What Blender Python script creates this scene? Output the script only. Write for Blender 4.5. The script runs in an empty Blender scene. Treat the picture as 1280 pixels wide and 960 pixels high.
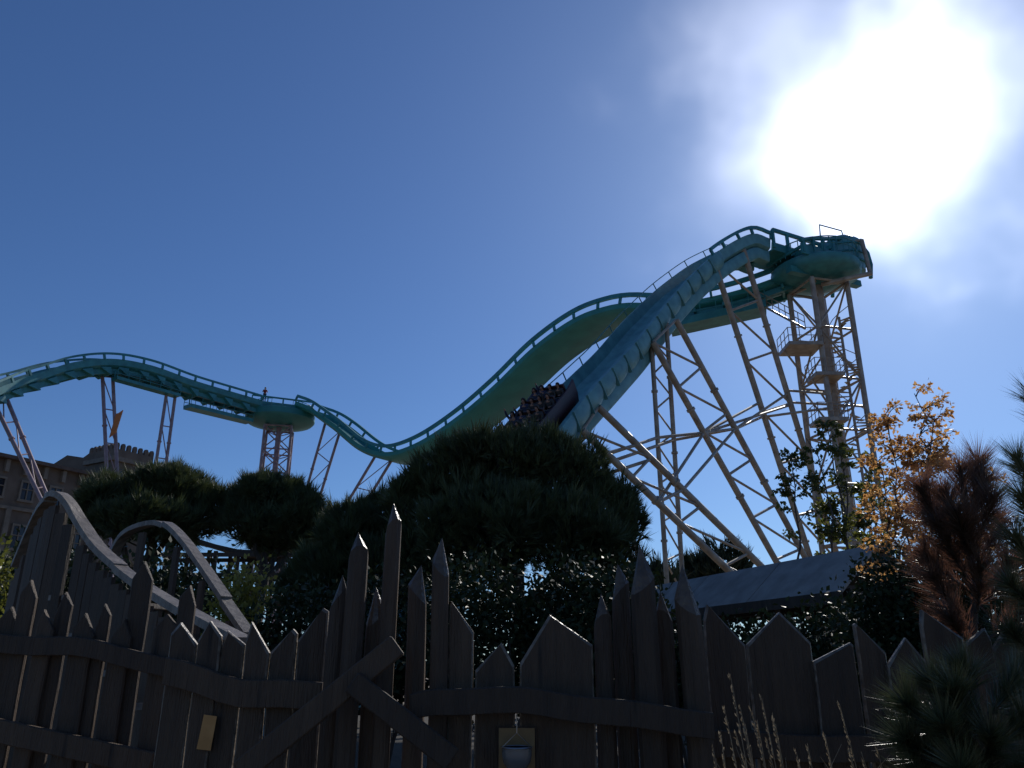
import bpy, bmesh, math, random
import numpy as np
from mathutils import Vector, Matrix, Quaternion

SC = bpy.context.scene
COL = SC.collection
V = Vector
R = math.radians

# ------------------------------------------------------------------ camera
F, PITCH, EYE = 995.0, R(19.5), 1.6
cam_d = bpy.data.cameras.new('camera')
cam = bpy.data.objects.new('camera', cam_d); COL.objects.link(cam)
cam.location = (0, 0, EYE); cam.rotation_euler = (R(90) + PITCH, 0, 0)
cam_d.sensor_width = 36; cam_d.lens = F / 1280 * 36
cam_d.clip_start = 0.05; cam_d.clip_end = 6000
SC.camera = cam
SC.render.resolution_x, SC.render.resolution_y = 1024, 768
SP, CP = math.sin(PITCH), math.cos(PITCH)


def ray(px, py):
    u = (px - 640) / F; v = (480 - py) / F
    return V((u, CP - v * SP, SP + v * CP))


def at(px, py, Y):
    d = ray(px, py)
    return V((0, 0, EYE)) + d * (Y / d.y)


def pix(p):
    y, z = p[1], p[2] - EYE
    f = y * CP + z * SP
    return 640 + F * p[0] / f, 480 - F * (-y * SP + z * CP) / f


# ------------------------------------------------------------------ sky, sun, exposure
SUN = ray(1110, 178).normalized()
EL = math.asin(SUN.z); AZ = math.atan2(SUN.x, SUN.y)
w = bpy.data.worlds.new('World'); SC.world = w; w.use_nodes = True
nt = w.node_tree; nt.nodes.clear()
N = nt.nodes.new; L = nt.links.new
sky = N('ShaderNodeTexSky'); sky.sky_type = 'NISHITA'; sky.sun_disc = False
sky.sun_elevation = EL; sky.sun_rotation = AZ
sky.altitude = 100; sky.air_density = 1.0; sky.dust_density = 0.35; sky.ozone_density = 2.2
tc = N('ShaderNodeTexCoord')
dot = N('ShaderNodeVectorMath'); dot.operation = 'DOT_PRODUCT'; dot.inputs[1].default_value = SUN
L(tc.outputs['Generated'], dot.inputs[0])


def m_(op, a, b=None, c=None, clamp=False):
    n = N('ShaderNodeMath'); n.operation = op; n.use_clamp = clamp
    for i, x in enumerate((a, b, c)):
        if x is None: continue
        if isinstance(x, (int, float)): n.inputs[i].default_value = x
        else: L(x, n.inputs[i])
    return n.outputs[0]


ang = m_('MULTIPLY', m_('ARCCOSINE', m_('MINIMUM', dot.outputs['Value'], 0.999999)), 57.2958)
# sun bloom put into the sky colour: soft glow patches, edges broken by noise
nz = N('ShaderNodeTexNoise'); nz.inputs['Scale'].default_value = 7.0; nz.inputs['Detail'].default_value = 3.0
nz.inputs['Roughness'].default_value = 0.5
mp = N('ShaderNodeMapping'); mp.inputs['Location'].default_value = (0.62, 1.3, 0.35)
L(tc.outputs['Generated'], mp.inputs['Vector']); L(mp.outputs[0], nz.inputs['Vector'])
wob = m_('ADD', m_('MULTIPLY', m_('SUBTRACT', nz.outputs['Fac'], 0.5), 1.5), 1.0)


def lobe(px, py, sig, amp):
    d = N('ShaderNodeVectorMath'); d.operation = 'DOT_PRODUCT'; d.inputs[1].default_value = ray(px, py).normalized()
    L(tc.outputs['Generated'], d.inputs[0])
    an = m_('MULTIPLY', m_('ARCCOSINE', m_('MINIMUM', d.outputs['Value'], 0.999999)), 57.2958 / sig)
    return m_('MULTIPLY', m_('POWER', 2.718, m_('MULTIPLY', m_('POWER', m_('MULTIPLY', an, wob), 2.0), -1.0)), amp)


aur = m_('MULTIPLY', m_('POWER', 2.718, m_('DIVIDE', ang, -11.0)), 2.2)
for q in [(1128, 176, 4.4, 17), (1025, 158, 3.6, 10), (965, 45, 4.4, 3.6), (1225, 40, 5.0, 1.6), (940, 215, 3.4, 3.6), (1120, 80, 6.5, 2.6), (1060, 265, 4.0, 1.5)]:
    aur = m_('ADD', aur, lobe(*q))
col = N('ShaderNodeMix'); col.data_type = 'RGBA'; col.blend_type = 'MULTIPLY'; col.inputs['Factor'].default_value = 1
col.inputs['B'].default_value = (1, 1.0, 1.08, 1)
L(aur, col.inputs['A'])
tint = N('ShaderNodeMix'); tint.data_type = 'RGBA'; tint.blend_type = 'MULTIPLY'; tint.inputs['Factor'].default_value = 1
tint.inputs['B'].default_value = (0.44, 0.64, 0.94, 1)
L(sky.outputs[0], tint.inputs['A'])
add = N('ShaderNodeMix'); add.data_type = 'RGBA'; add.blend_type = 'ADD'; add.inputs['Factor'].default_value = 1
L(tint.outputs['Result'], add.inputs['A']); L(col.outputs['Result'], add.inputs['B'])
bg = N('ShaderNodeBackground'); bg.inputs['Strength'].default_value = 0.1
L(add.outputs['Result'], bg.inputs['Color'])
wo = N('ShaderNodeOutputWorld'); L(bg.outputs[0], wo.inputs['Surface'])

sd = bpy.data.lights.new('sun', 'SUN'); sd.energy = 3.6; sd.angle = R(0.5); sd.color = (1, 0.95, 0.87)
so = bpy.data.objects.new('sun', sd); COL.objects.link(so)
so.rotation_euler = (-SUN).to_track_quat('-Z', 'Y').to_euler()
so.location = (30, 40, 60)

SC.view_settings.view_transform = 'Standard'; SC.view_settings.look = 'None'
SC.view_settings.exposure = -0.15; SC.view_settings.gamma = 1
SC.view_settings.use_curve_mapping = False
SC.render.engine = 'CYCLES'
SC.cycles.max_bounces = 6; SC.cycles.transparent_max_bounces = 8

# ------------------------------------------------------------------ materials
def mat(name, c1, c2=None, rough=0.7, scale=3.0, metal=0.0, bump=0.0, bscale=40, stretch=(1, 1, 1), trans=0.0, spec=0.5, detail=4, tcol=None, vary=0):
    m = bpy.data.materials.new(name); m.use_nodes = True
    t = m.node_tree; b = t.nodes['Principled BSDF']
    b.inputs['Roughness'].default_value = rough; b.inputs['Metallic'].default_value = metal
    b.inputs['Specular IOR Level'].default_value = spec
    c2 = c2 or tuple(x * 0.65 for x in c1)
    co = t.nodes.new('ShaderNodeTexCoord'); mpn = t.nodes.new('ShaderNodeMapping'); mpn.inputs['Scale'].default_value = stretch
    oi = t.nodes.new('ShaderNodeObjectInfo')
    va = t.nodes.new('ShaderNodeVectorMath'); va.operation = 'SCALE'; va.inputs['Scale'].default_value = 37.0
    cmb = t.nodes.new('ShaderNodeCombineXYZ')
    for i in range(3): t.links.new(oi.outputs['Random'], cmb.inputs[i])
    t.links.new(cmb.outputs[0], va.inputs[0])
    t.links.new(va.outputs[0], mpn.inputs['Location'])
    t.links.new(co.outputs['Object'], mpn.inputs['Vector'])
    n = t.nodes.new('ShaderNodeTexNoise'); n.inputs['Scale'].default_value = scale; n.inputs['Detail'].default_value = detail
    t.links.new(mpn.outputs[0], n.inputs['Vector'])
    r = t.nodes.new('ShaderNodeValToRGB')
    r.color_ramp.elements[0].position = 0.32; r.color_ramp.elements[1].position = 0.68
    r.color_ramp.elements[0].color = (*c2, 1); r.color_ramp.elements[1].color = (*c1, 1)
    t.links.new(n.outputs['Fac'], r.inputs['Fac'])
    if vary:
        mr = t.nodes.new('ShaderNodeMapRange'); mr.inputs['To Min'].default_value = 1 - vary; mr.inputs['To Max'].default_value = 1 + vary
        t.links.new(oi.outputs['Random'], mr.inputs['Value'])
        vm = t.nodes.new('ShaderNodeVectorMath'); vm.operation = 'SCALE'
        t.links.new(r.outputs[0], vm.inputs[0]); t.links.new(mr.outputs[0], vm.inputs['Scale'])
        # dark knots and stains of their own
        vo = t.nodes.new('ShaderNodeTexVoronoi'); vo.inputs['Scale'].default_value = 2.6
        t.links.new(mpn.outputs[0], vo.inputs['Vector'])
        kr = t.nodes.new('ShaderNodeMapRange'); kr.inputs['From Min'].default_value = 0.05; kr.inputs['From Max'].default_value = 0.16; kr.inputs['To Min'].default_value = 0.35
        t.links.new(vo.outputs['Distance'], kr.inputs['Value'])
        vk = t.nodes.new('ShaderNodeVectorMath'); vk.operation = 'SCALE'
        t.links.new(vm.outputs[0], vk.inputs[0]); t.links.new(kr.outputs[0], vk.inputs['Scale'])
        t.links.new(vk.outputs[0], b.inputs['Base Color'])
    else: t.links.new(r.outputs[0], b.inputs['Base Color'])
    if bump:
        n2 = t.nodes.new('ShaderNodeTexNoise'); n2.inputs['Scale'].default_value = bscale; n2.inputs['Detail'].default_value = 5
        t.links.new(mpn.outputs[0], n2.inputs['Vector'])
        bp = t.nodes.new('ShaderNodeBump'); bp.inputs['Strength'].default_value = bump; bp.inputs['Distance'].default_value = 0.02
        t.links.new(n2.outputs['Fac'], bp.inputs['Height']); t.links.new(bp.outputs[0], b.inputs['Normal'])
    if trans:
        tr = t.nodes.new('ShaderNodeBsdfTranslucent')
        if tcol: tr.inputs['Color'].default_value = (*tcol, 1)
        else: t.links.new(r.outputs[0], tr.inputs['Color'])
        mx = t.nodes.new('ShaderNodeMixShader'); mx.inputs[0].default_value = trans
        t.links.new(b.outputs[0], mx.inputs[1]); t.links.new(tr.outputs[0], mx.inputs[2])
        t.links.new(mx.outputs[0], t.nodes['Material Output'].inputs['Surface'])
    return m


M = {}
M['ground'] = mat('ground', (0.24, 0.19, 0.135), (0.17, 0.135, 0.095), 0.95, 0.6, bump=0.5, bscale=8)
M['wood'] = mat('weathered_wood', (0.075, 0.046, 0.026), (0.046, 0.028, 0.016), 0.7, 5.0, bump=0.8, bscale=30, stretch=(4, 4, 0.35), vary=0.3)
M['amber'] = mat('amber_gap_glow', (0.50, 0.25, 0.075), (0.40, 0.19, 0.05), 0.6, 12)  # sunlight through a gap in the boards, drawn as flat amber colour
M['hewn_glint'] = mat('hewn_tip_glint', (0.105, 0.072, 0.046), (0.055, 0.038, 0.025), 0.33, 12.0, bump=0.5, bscale=40)  # stake tips toned paler: sun on the cut facets put into the colour
M['glint_edge'] = mat('wood_edge_glint', (0.22, 0.175, 0.13), (0.07, 0.053, 0.038), 0.42, 22.0, bump=0.5, bscale=40)  # board edges paler than the wood, sun glint painted into them
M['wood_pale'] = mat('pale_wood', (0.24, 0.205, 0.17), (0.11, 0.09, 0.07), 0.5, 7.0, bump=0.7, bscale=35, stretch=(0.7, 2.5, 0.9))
M['teal'] = mat('teal_paint', (0.045, 0.25, 0.265), (0.026, 0.16, 0.18), 0.42, 1.6, detail=7)
M['teal_grp'] = mat('teal_fibreglass', (0.05, 0.27, 0.275), (0.035, 0.20, 0.21), 0.45, 0.7, trans=0.22, tcol=(0.05, 0.36, 0.34))
M['teal_pale'] = mat('pale_teal_paint', (0.145, 0.35, 0.36), (0.085, 0.23, 0.25), 0.42, 1.6, detail=8)
M['steel'] = mat('cream_painted_steel', (0.42, 0.345, 0.265), (0.25, 0.19, 0.14), 0.42, 2.0)
M['hazed'] = mat('hazed_steel', (0.34, 0.24, 0.25), (0.22, 0.155, 0.17), 0.4, 2.0)  # left-hand steel with purplish distance haze mixed into its colour
M['orange'] = mat('orange_panel', (0.6, 0.2, 0.05), (0.5, 0.16, 0.04), 0.5)
M['dark_steel'] = mat('dark_steel', (0.06, 0.06, 0.065), (0.035, 0.035, 0.04), 0.5, 3)
M['maroon'] = mat('maroon_gloss', (0.04, 0.010, 0.011), (0.025, 0.008, 0.009), 0.5, 2)
M['black'] = mat('black_padding', (0.025, 0.024, 0.025), (0.015, 0.015, 0.015), 0.6, 5)
M['skin'] = mat('skin', (0.34, 0.18, 0.125), (0.28, 0.145, 0.10), 0.55, 8)
M['hair'] = mat('hair', (0.03, 0.02, 0.014), (0.015, 0.01, 0.008), 0.5, 20)
for k, c in dict(navy=(0.03, 0.04, 0.09), grey=(0.12, 0.12, 0.13), red=(0.35, 0.03, 0.03), jeans=(0.04, 0.06, 0.12), charcoal=(0.04, 0.04, 0.045)).items():
    M[k] = mat(k + '_cloth', c, None, 0.85, 9)
M['stone'] = mat('castle_render', (0.17, 0.13, 0.10), (0.11, 0.083, 0.064), 0.9, 0.6, bump=0.3, bscale=5)
M['trim'] = mat('stone_trim', (0.23, 0.19, 0.15), (0.16, 0.13, 0.10), 0.85, 1.5)
M['roof'] = mat('roof_tiles', (0.13, 0.09, 0.07), (0.07, 0.05, 0.04), 0.8, 2)
M['pane'] = mat('window_glass', (0.025, 0.03, 0.045), (0.02, 0.02, 0.03), 0.12, 1)
M['shed_roof'] = mat('grey_roof_felt', (0.34, 0.31, 0.275), (0.23, 0.21, 0.185), 0.85, 2.2, bump=0.4, bscale=14)
M['shed_wood'] = mat('shed_timber', (0.075, 0.055, 0.04), (0.04, 0.03, 0.024), 0.75, 3, stretch=(3, 3, 0.5))
M['bark'] = mat('bark', (0.075, 0.055, 0.042), (0.03, 0.024, 0.02), 0.9, 6, bump=0.8, bscale=18, stretch=(2, 2, 0.5))
M['stem'] = mat('stem_bark', (0.10, 0.075, 0.06), (0.05, 0.038, 0.03), 0.8, 6)
M['pine'] = mat('pine_needles', (0.085, 0.105, 0.04), (0.038, 0.055, 0.024), 0.6, 1.6, trans=0.2, tcol=(0.09, 0.11, 0.03))
M['pine_b'] = mat('blue_pine_needles', (0.045, 0.062, 0.032), (0.02, 0.034, 0.02), 0.6, 1.4, trans=0.1)
M['longpine'] = mat('long_pine_needles', (0.085, 0.10, 0.045), (0.045, 0.06, 0.028), 0.28, 2.0, trans=0.2, spec=0.8)
M['flarepine'] = mat('flare_reddened_needles', (0.085, 0.058, 0.038), (0.045, 0.038, 0.022), 0.35, 2.0, trans=0.35, spec=0.6, tcol=(0.26, 0.12, 0.08))  # red lens flare over the sapling put into the needle colour
M['leaf'] = mat('green_leaves', (0.07, 0.085, 0.025), (0.03, 0.045, 0.016), 0.4, 1.2, trans=0.45, tcol=(0.16, 0.17, 0.03))
M['gloss_leaf'] = mat('glossy_dark_leaves', (0.035, 0.05, 0.02), (0.018, 0.028, 0.012), 0.5, 1.5, trans=0.08, spec=0.15)
M['orange_leaf'] = mat('orange_leaves', (0.36, 0.19, 0.075), (0.24, 0.16, 0.055), 0.5, 1.6, trans=0.55, tcol=(0.66, 0.36, 0.12))
M['yellow_leaf'] = mat('yellow_leaves', (0.30, 0.26, 0.05), (0.14, 0.13, 0.03), 0.5, 3, trans=0.4, tcol=(0.4, 0.34, 0.06))
M['straw'] = mat('dry_straw', (0.38, 0.31, 0.20), (0.22, 0.17, 0.11), 0.6, 10, trans=0.3)
M['tan'] = mat('tan_paper', (0.36, 0.23, 0.10), (0.24, 0.15, 0.07), 0.7, 12, trans=0.3, tcol=(0.75, 0.42, 0.15))
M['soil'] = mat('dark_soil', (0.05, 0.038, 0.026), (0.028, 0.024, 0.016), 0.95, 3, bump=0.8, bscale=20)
M['zinc'] = mat('worn_zinc', (0.5, 0.5, 0.5), (0.3, 0.3, 0.31), 0.3, 8, metal=0.9)
mg = bpy.data.materials.new('clear_glass'); mg.use_nodes = True
_t = mg.node_tree; _b = _t.nodes['Principled BSDF']
_b.inputs['Base Color'].default_value = (0.55, 0.58, 0.6, 1); _b.inputs['Roughness'].default_value = 0.05
_b.inputs['Transmission Weight'].default_value = 0.85
M['glass'] = mg


# ------------------------------------------------------------------ mesh helpers
class MB:
    def __init__(s): s.v = []; s.f = []; s.smooth = False

    def add(s, vs, fs):
        o = len(s.v); s.v += [V(x) for x in vs]; s.f += [tuple(i + o for i in f) for f in fs]; return s

    def tube(s, pts, r, n=8, r1=None, cap=True):
        pts = [V(p) for p in pts]; k = len(pts)
        rs = [r + ((r1 if r1 is not None else r) - r) * i / max(1, k - 1) for i in range(k)] if not isinstance(r, (list, tuple)) else r
        ref = None; vs = []
        for i, p in enumerate(pts):
            t = (pts[min(i + 1, k - 1)] - pts[max(i - 1, 0)]).normalized()
            if ref is None:
                ref = t.orthogonal().normalized()
            ref = (ref - t * ref.dot(t)).normalized(); b = t.cross(ref)
            for j in range(n):
                a = 2 * math.pi * j / n
                vs.append(p + (ref * math.cos(a) + b * math.sin(a)) * rs[i])
        fs = []
        for i in range(k - 1):
            for j in range(n):
                fs.append((i * n + j, i * n + (j + 1) % n, (i + 1) * n + (j + 1) % n, (i + 1) * n + j))
        if cap:
            fs.append(tuple(reversed(range(n)))); fs.append(tuple(range((k - 1) * n, k * n)))
        return s.add(vs, fs)

    def box(s, c, h, ax=None):
        c = V(c); X, Y, Z = ax or (V((1, 0, 0)), V((0, 1, 0)), V((0, 0, 1)))
        vs = [c + X * (h[0] * a) + Y * (h[1] * b) + Z * (h[2] * d) for a in (-1, 1) for b in (-1, 1) for d in (-1, 1)]
        return s.add(vs, [(0, 1, 3, 2), (4, 6, 7, 5), (0, 4, 5, 1), (2, 3, 7, 6), (0, 2, 6, 4), (1, 5, 7, 3)])

    def bar(s, a, b, wd, ht, up=V((0, 0, 1))):
        a, b = V(a), V(b); t = (b - a); l = t.length; t.normalize()
        sd = t.cross(V(up))
        if sd.length < 1e-4: sd = t.orthogonal()
        sd.normalize(); n = sd.cross(t)
        return s.box((a + b) / 2, (wd / 2, l / 2, ht / 2), (sd, t, n))

    def sweep(s, fr, prof, closed=True, cap=True):
        k = len(prof); vs = []
        for (p, t, sd, n) in fr:
            for (a, b) in prof: vs.append(p + sd * a + n * b)
        fs = []
        m = k if closed else k - 1
        for i in range(len(fr) - 1):
            for j in range(m):
                fs.append((i * k + j, i * k + (j + 1) % k, (i + 1) * k + (j + 1) % k, (i + 1) * k + j))
        if closed and cap:
            fs.append(tuple(reversed(range(k)))); fs.append(tuple(range((len(fr) - 1) * k, len(fr) * k)))
        return s.add(vs, fs)

    def lathe(s, c, prof, n=32, ax=None):
        c = V(c); X, Y, Z = ax or (V((1, 0, 0)), V((0, 1, 0)), V((0, 0, 1)))
        vs = []; k = len(prof)
        for (r, z) in prof:
            for j in range(n):
                a = 2 * math.pi * j / n
                vs.append(c + X * (r * math.cos(a)) + Y * (r * math.sin(a)) + Z * z)
        fs = []
        for i in range(k - 1):
            for j in range(n):
                fs.append((i * n + j, i * n + (j + 1) % n, (i + 1) * n + (j + 1) % n, (i + 1) * n + j))
        fs.append(tuple(reversed(range(n)))); fs.append(tuple(range((k - 1) * n, k * n)))
        return s.add(vs, fs)

    def build(s, name, m, parent=None, org=None, smooth=False, bevel=0):
        """parent: its children share the root's local frame; org: own origin when top-level"""
        off = V(org) if org is not None else V((0, 0, 0))
        if parent is not None: off = ORG.get(parent.name, V((0, 0, 0)))
        me = bpy.data.meshes.new(name)
        me.from_pydata([tuple(x - off) for x in s.v], [], s.f)
        bm = bmesh.new(); bm.from_mesh(me); bmesh.ops.recalc_face_normals(bm, faces=bm.faces)
        if bevel:
            bmesh.ops.bevel(bm, geom=bm.edges[:], offset=bevel, segments=1, affect='EDGES', clamp_overlap=True)
        bm.to_mesh(me); bm.free()
        if smooth:
            for p in me.polygons: p.use_smooth = True
            try: me.set_sharp_from_angle(angle=R(40))
            except Exception: pass
        me.materials.append(m)
        o = bpy.data.objects.new(name, me); COL.objects.link(o)
        if parent is not None:
            o.parent = parent; ORG[o.name] = off
        else:
            o.location = off; ORG[o.name] = off
        return o


ORG = {}


def tag(o, label=None, cat=None, group=None, kind=None):
    if label: o['label'] = label
    if cat: o['category'] = cat
    if group: o['group'] = group
    if kind: o['kind'] = kind
    return o


def thing(name, label, cat, loc=(0, 0, 0), group=None):
    o = bpy.data.objects.new(name, None); COL.objects.link(o)
    o.location = loc; o.empty_display_size = 0.3
    ORG[o.name] = V(loc)
    return tag(o, label, cat, group)


def spline(pts, step=0.5):
    """Catmull-Rom through world points, resampled"""
    P = [V(p) for p in pts]; P = [P[0] * 2 - P[1]] + P + [P[-1] * 2 - P[-2]]
    out = []
    for i in range(1, len(P) - 2):
        a, b, c, d = P[i - 1:i + 3]
        n = max(2, int((c - b).length / step))
        for j in range(n):
            t = j / n
            out.append(0.5 * ((2 * b) + (c - a) * t + (2 * a - 5 * b + 4 * c - d) * t * t + (3 * b - a - 3 * c + d) * t ** 3))
    out.append(P[-2])
    return out


def frames(pts):
    fr = []; k = len(pts)
    for i, p in enumerate(pts):
        t = (pts[min(i + 1, k - 1)] - pts[max(i - 1, 0)]).normalized()
        sd = t.cross(V((0, 0, 1))).normalized(); n = sd.cross(t).normalized()
        fr.append((V(p), t, sd, n))
    return fr


def offs(fr, a, b): return [p + sd * a + n * b for (p, t, sd, n) in fr]


def np_mesh(name, verts, nper, mt, parent=None, org=None):
    """verts (F*nper,3) unshared polygons"""
    off = np.array(ORG[parent.name] if parent is not None else (org if org is not None else (0, 0, 0)))
    verts = np.asarray(verts, dtype=np.float32).reshape(-1, 3) - off.astype(np.float32)
    n = len(verts); nf = n // nper
    me = bpy.data.meshes.new(name)
    me.vertices.add(n); me.vertices.foreach_set('co', verts.ravel())
    me.loops.add(n); me.loops.foreach_set('vertex_index', np.arange(n, dtype=np.int32))
    me.polygons.add(nf); me.polygons.foreach_set('loop_start', np.arange(0, n, nper, dtype=np.int32))
    me.update(calc_edges=True); me.validate()
    me.materials.append(mt)
    o = bpy.data.objects.new(name, me); COL.objects.link(o)
    if parent is not None: o.parent = parent
    else: o.location = off; ORG[o.name] = V(off)
    return o


def basis(nrm, rng):
    nrm = nrm / np.linalg.norm(nrm, axis=1, keepdims=True)
    r = rng.normal(size=nrm.shape)
    a = r - nrm * np.sum(r * nrm, axis=1, keepdims=True); a /= np.linalg.norm(a, axis=1, keepdims=True) + 1e-9
    b = np.cross(nrm, a)
    return a, b, nrm


def scatter(tmpl, pos, nrm, scale, rng):
    """tmpl (m,3) local x,y,z(along nrm) -> (N*m,3)"""
    a, b, c = basis(nrm, rng)
    T = tmpl[None, :, :] * scale[:, None, None]
    out = pos[:, None, :] + T[..., 0:1] * a[:, None, :] + T[..., 1:2] * b[:, None, :] + T[..., 2:3] * c[:, None, :]
    return out.reshape(-1, 3)


def tuft_template(k, spread, wid, rng):
    """k thin triangular needles in a brush, length 1 along z"""
    vs = []
    for i in range(k):
        a = 2 * math.pi * (i + rng.random()) / k; sp = spread * (0.3 + 0.7 * rng.random()); l = 0.75 + 0.35 * rng.random()
        d = np.array([math.cos(a) * sp, math.sin(a) * sp, 1.0]); d /= np.linalg.norm(d)
        side = np.cross(d, rng.normal(size=3)); side /= np.linalg.norm(side)
        z0 = np.array([0, 0, 0.25 * rng.random()])
        vs += [z0 - side * wid / 2, z0 + side * wid / 2, z0 + d * l]
    return np.array(vs)


LEAF = np.array([[0, 0, 0], [0.30, 0.06, 0.45], [0, 0, 1.0], [-0.30, 0.06, 0.45]])
NEEDLE = np.array([[-0.5, 0, 0], [0.5, 0, 0], [0, 0, 1.0]])


def blob_points(blobs, n, rng, r0=0.72):
    """points near the skin of a union of ellipsoids: (cx,cy,cz,rx,ry,rz)"""
    B = np.array(blobs, dtype=float)
    area = (B[:, 3] * B[:, 4] * B[:, 5]) ** (2 / 3); pr = area / area.sum()
    idx = rng.choice(len(B), size=n, p=pr)
    d = rng.normal(size=(n, 3)); d /= np.linalg.norm(d, axis=1, keepdims=True)
    rr = (r0 + (1.0 - r0) * rng.random((n, 1)) ** 0.7) * (1 + 0.06 * rng.normal(size=(n, 1)))
    p = B[idx, :3] + d * rr * B[idx, 3:]
    q = np.ones(n, bool)
    for i in range(len(B)):
        e = np.sqrt((((p - B[i, :3]) / B[i, 3:]) ** 2).sum(axis=1))
        q &= ~((e < 0.62) & (idx != i))
    nn = d / B[idx, 3:]; nn /= np.linalg.norm(nn, axis=1, keepdims=True)
    return p[q], nn[q]


def limb(mb, a, b, r0, r1, rng, bend=0.12, n=6, sides=7):
    a, b = V(a), V(b); l = (b - a).length
    o1 = V(rng.normal(size=3)) * l * bend
    pts = []
    for i in range(n + 1):
        t = i / n
        pts.append(a.lerp(b, t) + o1 * math.sin(math.pi * t) + V(rng.normal(size=3)) * (l * 0.012 if 0 < i < n else 0))
    mb.tube(pts, r0, sides, r1)
    return pts


def pine_tree(base, blobs, ntuft, tlen, label, seed, trunk_r=0.2, mt='pine', group=None, name='pine_tree', fork=0.45, up=0.75, spread=0.45, wid=0.05, k=12, lean=0.0):
    rng = np.random.default_rng(seed)
    base = V(base)
    t = thing(name, label, 'tree', base, group)
    tb = MB()
    top = V((sum(b[0] for b in blobs) / len(blobs), sum(b[1] for b in blobs) / len(blobs), max(b[2] for b in blobs)))
    fk = base.lerp(top, fork); fk.x += lean
    limb(tb, base - V((0, 0, 0.2)), fk, trunk_r, trunk_r * 0.75, rng, 0.03, sides=10)
    tb.build('trunk', M['bark'], t, smooth=True)
    for b in blobs:
        mb = MB()
        e = V(b[:3]) + V((0, 0, b[5] * 0.3))
        pts = limb(mb, fk - V((0, 0, trunk_r)), e, trunk_r * 0.5, 0.025, rng, 0.1)
        for j in range(5):
            d = V(rng.normal(size=3)); d.z = abs(d.z) * 0.4; d.normalize()
            limb(mb, pts[3 + j % 3], V(b[:3]) + V((d.x * b[3], d.y * b[4], d.z * b[5])) * 0.85, trunk_r * 0.16, 0.012, rng, 0.1, 4, 5)
        mb.build('branch', M['bark'], t, smooth=True)
    extra = []
    for b in blobs:
        for _ in range(7):
            d = rng.normal(size=3); d[2] = d[2] * 0.8 + 0.15; d /= np.linalg.norm(d); s_ = 0.24 + 0.16 * rng.random(); m_r = (b[3] * b[4] * b[5]) ** (1 / 3)
            extra.append((b[0] + d[0] * b[3] * 0.92, b[1] + d[1] * b[4] * 0.92, b[2] + d[2] * b[5] * 0.92, m_r * s_, m_r * s_, m_r * s_ * 0.9))
    p, nn = blob_points(list(blobs) + extra, int(ntuft * 1.25), rng, 0.6)
    low = (nn[:, 2] < -0.35) & (rng.random(len(p)) < 0.35)
    p, nn = p[~low], nn[~low]
    # loose gaps
    sc = 1.1 / (tlen + 0.12)
    g = np.sin(p[:, 0] * sc + seed) * np.sin(p[:, 1] * sc * 0.9 + 1) * np.sin(p[:, 2] * sc * 1.3 + 2)
    keep = g + rng.random(len(p)) * 0.9 > -0.05
    p, nn = p[keep], nn[keep]
    o = nn * 0.6 + np.array([0, 0, up]) + rng.normal(size=nn.shape) * 0.28
    half = len(p) // 3
    vs = [scatter(tuft_template(k, spread, wid, rng), p[i::3], o[i::3], tlen * (0.6 + 0.6 * rng.random(len(p[i::3])) + 0.9 * (rng.random(len(p[i::3])) > 0.93)), rng) for i in range(3)]
    np_mesh('crown', np.concatenate(vs), 3, M[mt], t)
    return t


def leafy(name, label, cat, base, blobs, nleaf, size, mt, seed, stems=None, stem_r=0.04, clump=0.25, group=None, fillr=0.2, droop=0.0):
    rng = np.random.default_rng(seed)
    base = V(base)
    t = thing(name, label, cat, base, group)
    for sidx, (a, b) in enumerate(stems or []):
        mb = MB()
        pts = limb(mb, a, b, stem_r, stem_r * 0.25, rng, 0.04, 8)
        for j in range(9):
            q = pts[2 + j % 6]; bl = blobs[int(rng.integers(len(blobs)))]
            d = V(rng.normal(size=3)); d.normalize()
            e = V(bl[:3]) + V((d.x * bl[3], d.y * bl[4], d.z * bl[5])) * 0.75
            if (e - q).length < 2.2: limb(mb, q, e, stem_r * 0.3, 0.006, rng, 0.12, 4, 5)
        mb.build('stem', M['stem'], t, smooth=True)
    # leaf clumps
    nc = max(10, nleaf // 14)
    p, nn = blob_points(blobs, nc, rng, fillr)
    rep = 14
    c = np.repeat(p, rep, axis=0) + rng.normal(size=(len(p) * rep, 3)) * clump * size * 3.0
    nr = np.repeat(nn, rep, axis=0) * 0.5 + rng.normal(size=(len(p) * rep, 3)) * 0.7 + np.array([0, 0, -droop])
    vs = scatter(LEAF, c, nr, size * (0.6 + 0.8 * rng.random(len(c))), rng)
    np_mesh('foliage', vs, 4, M[mt], t)
    return t


# ------------------------------------------------------------------ ground
g = MB(); S = 3000
gx = [-S, -300, -60, -20, 0, 20, 60, 300, S]; gy = [-S, -60, -10, 0, 8, 20, 60, 300, S]
g.add([(x, y, 0) for y in gy for x in gx], [(j * 9 + i, j * 9 + i + 1, (j + 1) * 9 + i + 1, (j + 1) * 9 + i) for j in range(8) for i in range(8)])
tag(g.build('ground', M['ground']), kind='structure')

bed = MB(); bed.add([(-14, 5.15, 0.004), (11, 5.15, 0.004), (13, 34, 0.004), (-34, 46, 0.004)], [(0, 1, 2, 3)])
tag(bed.build('planting_bed', M['soil']), kind='structure')


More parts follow.
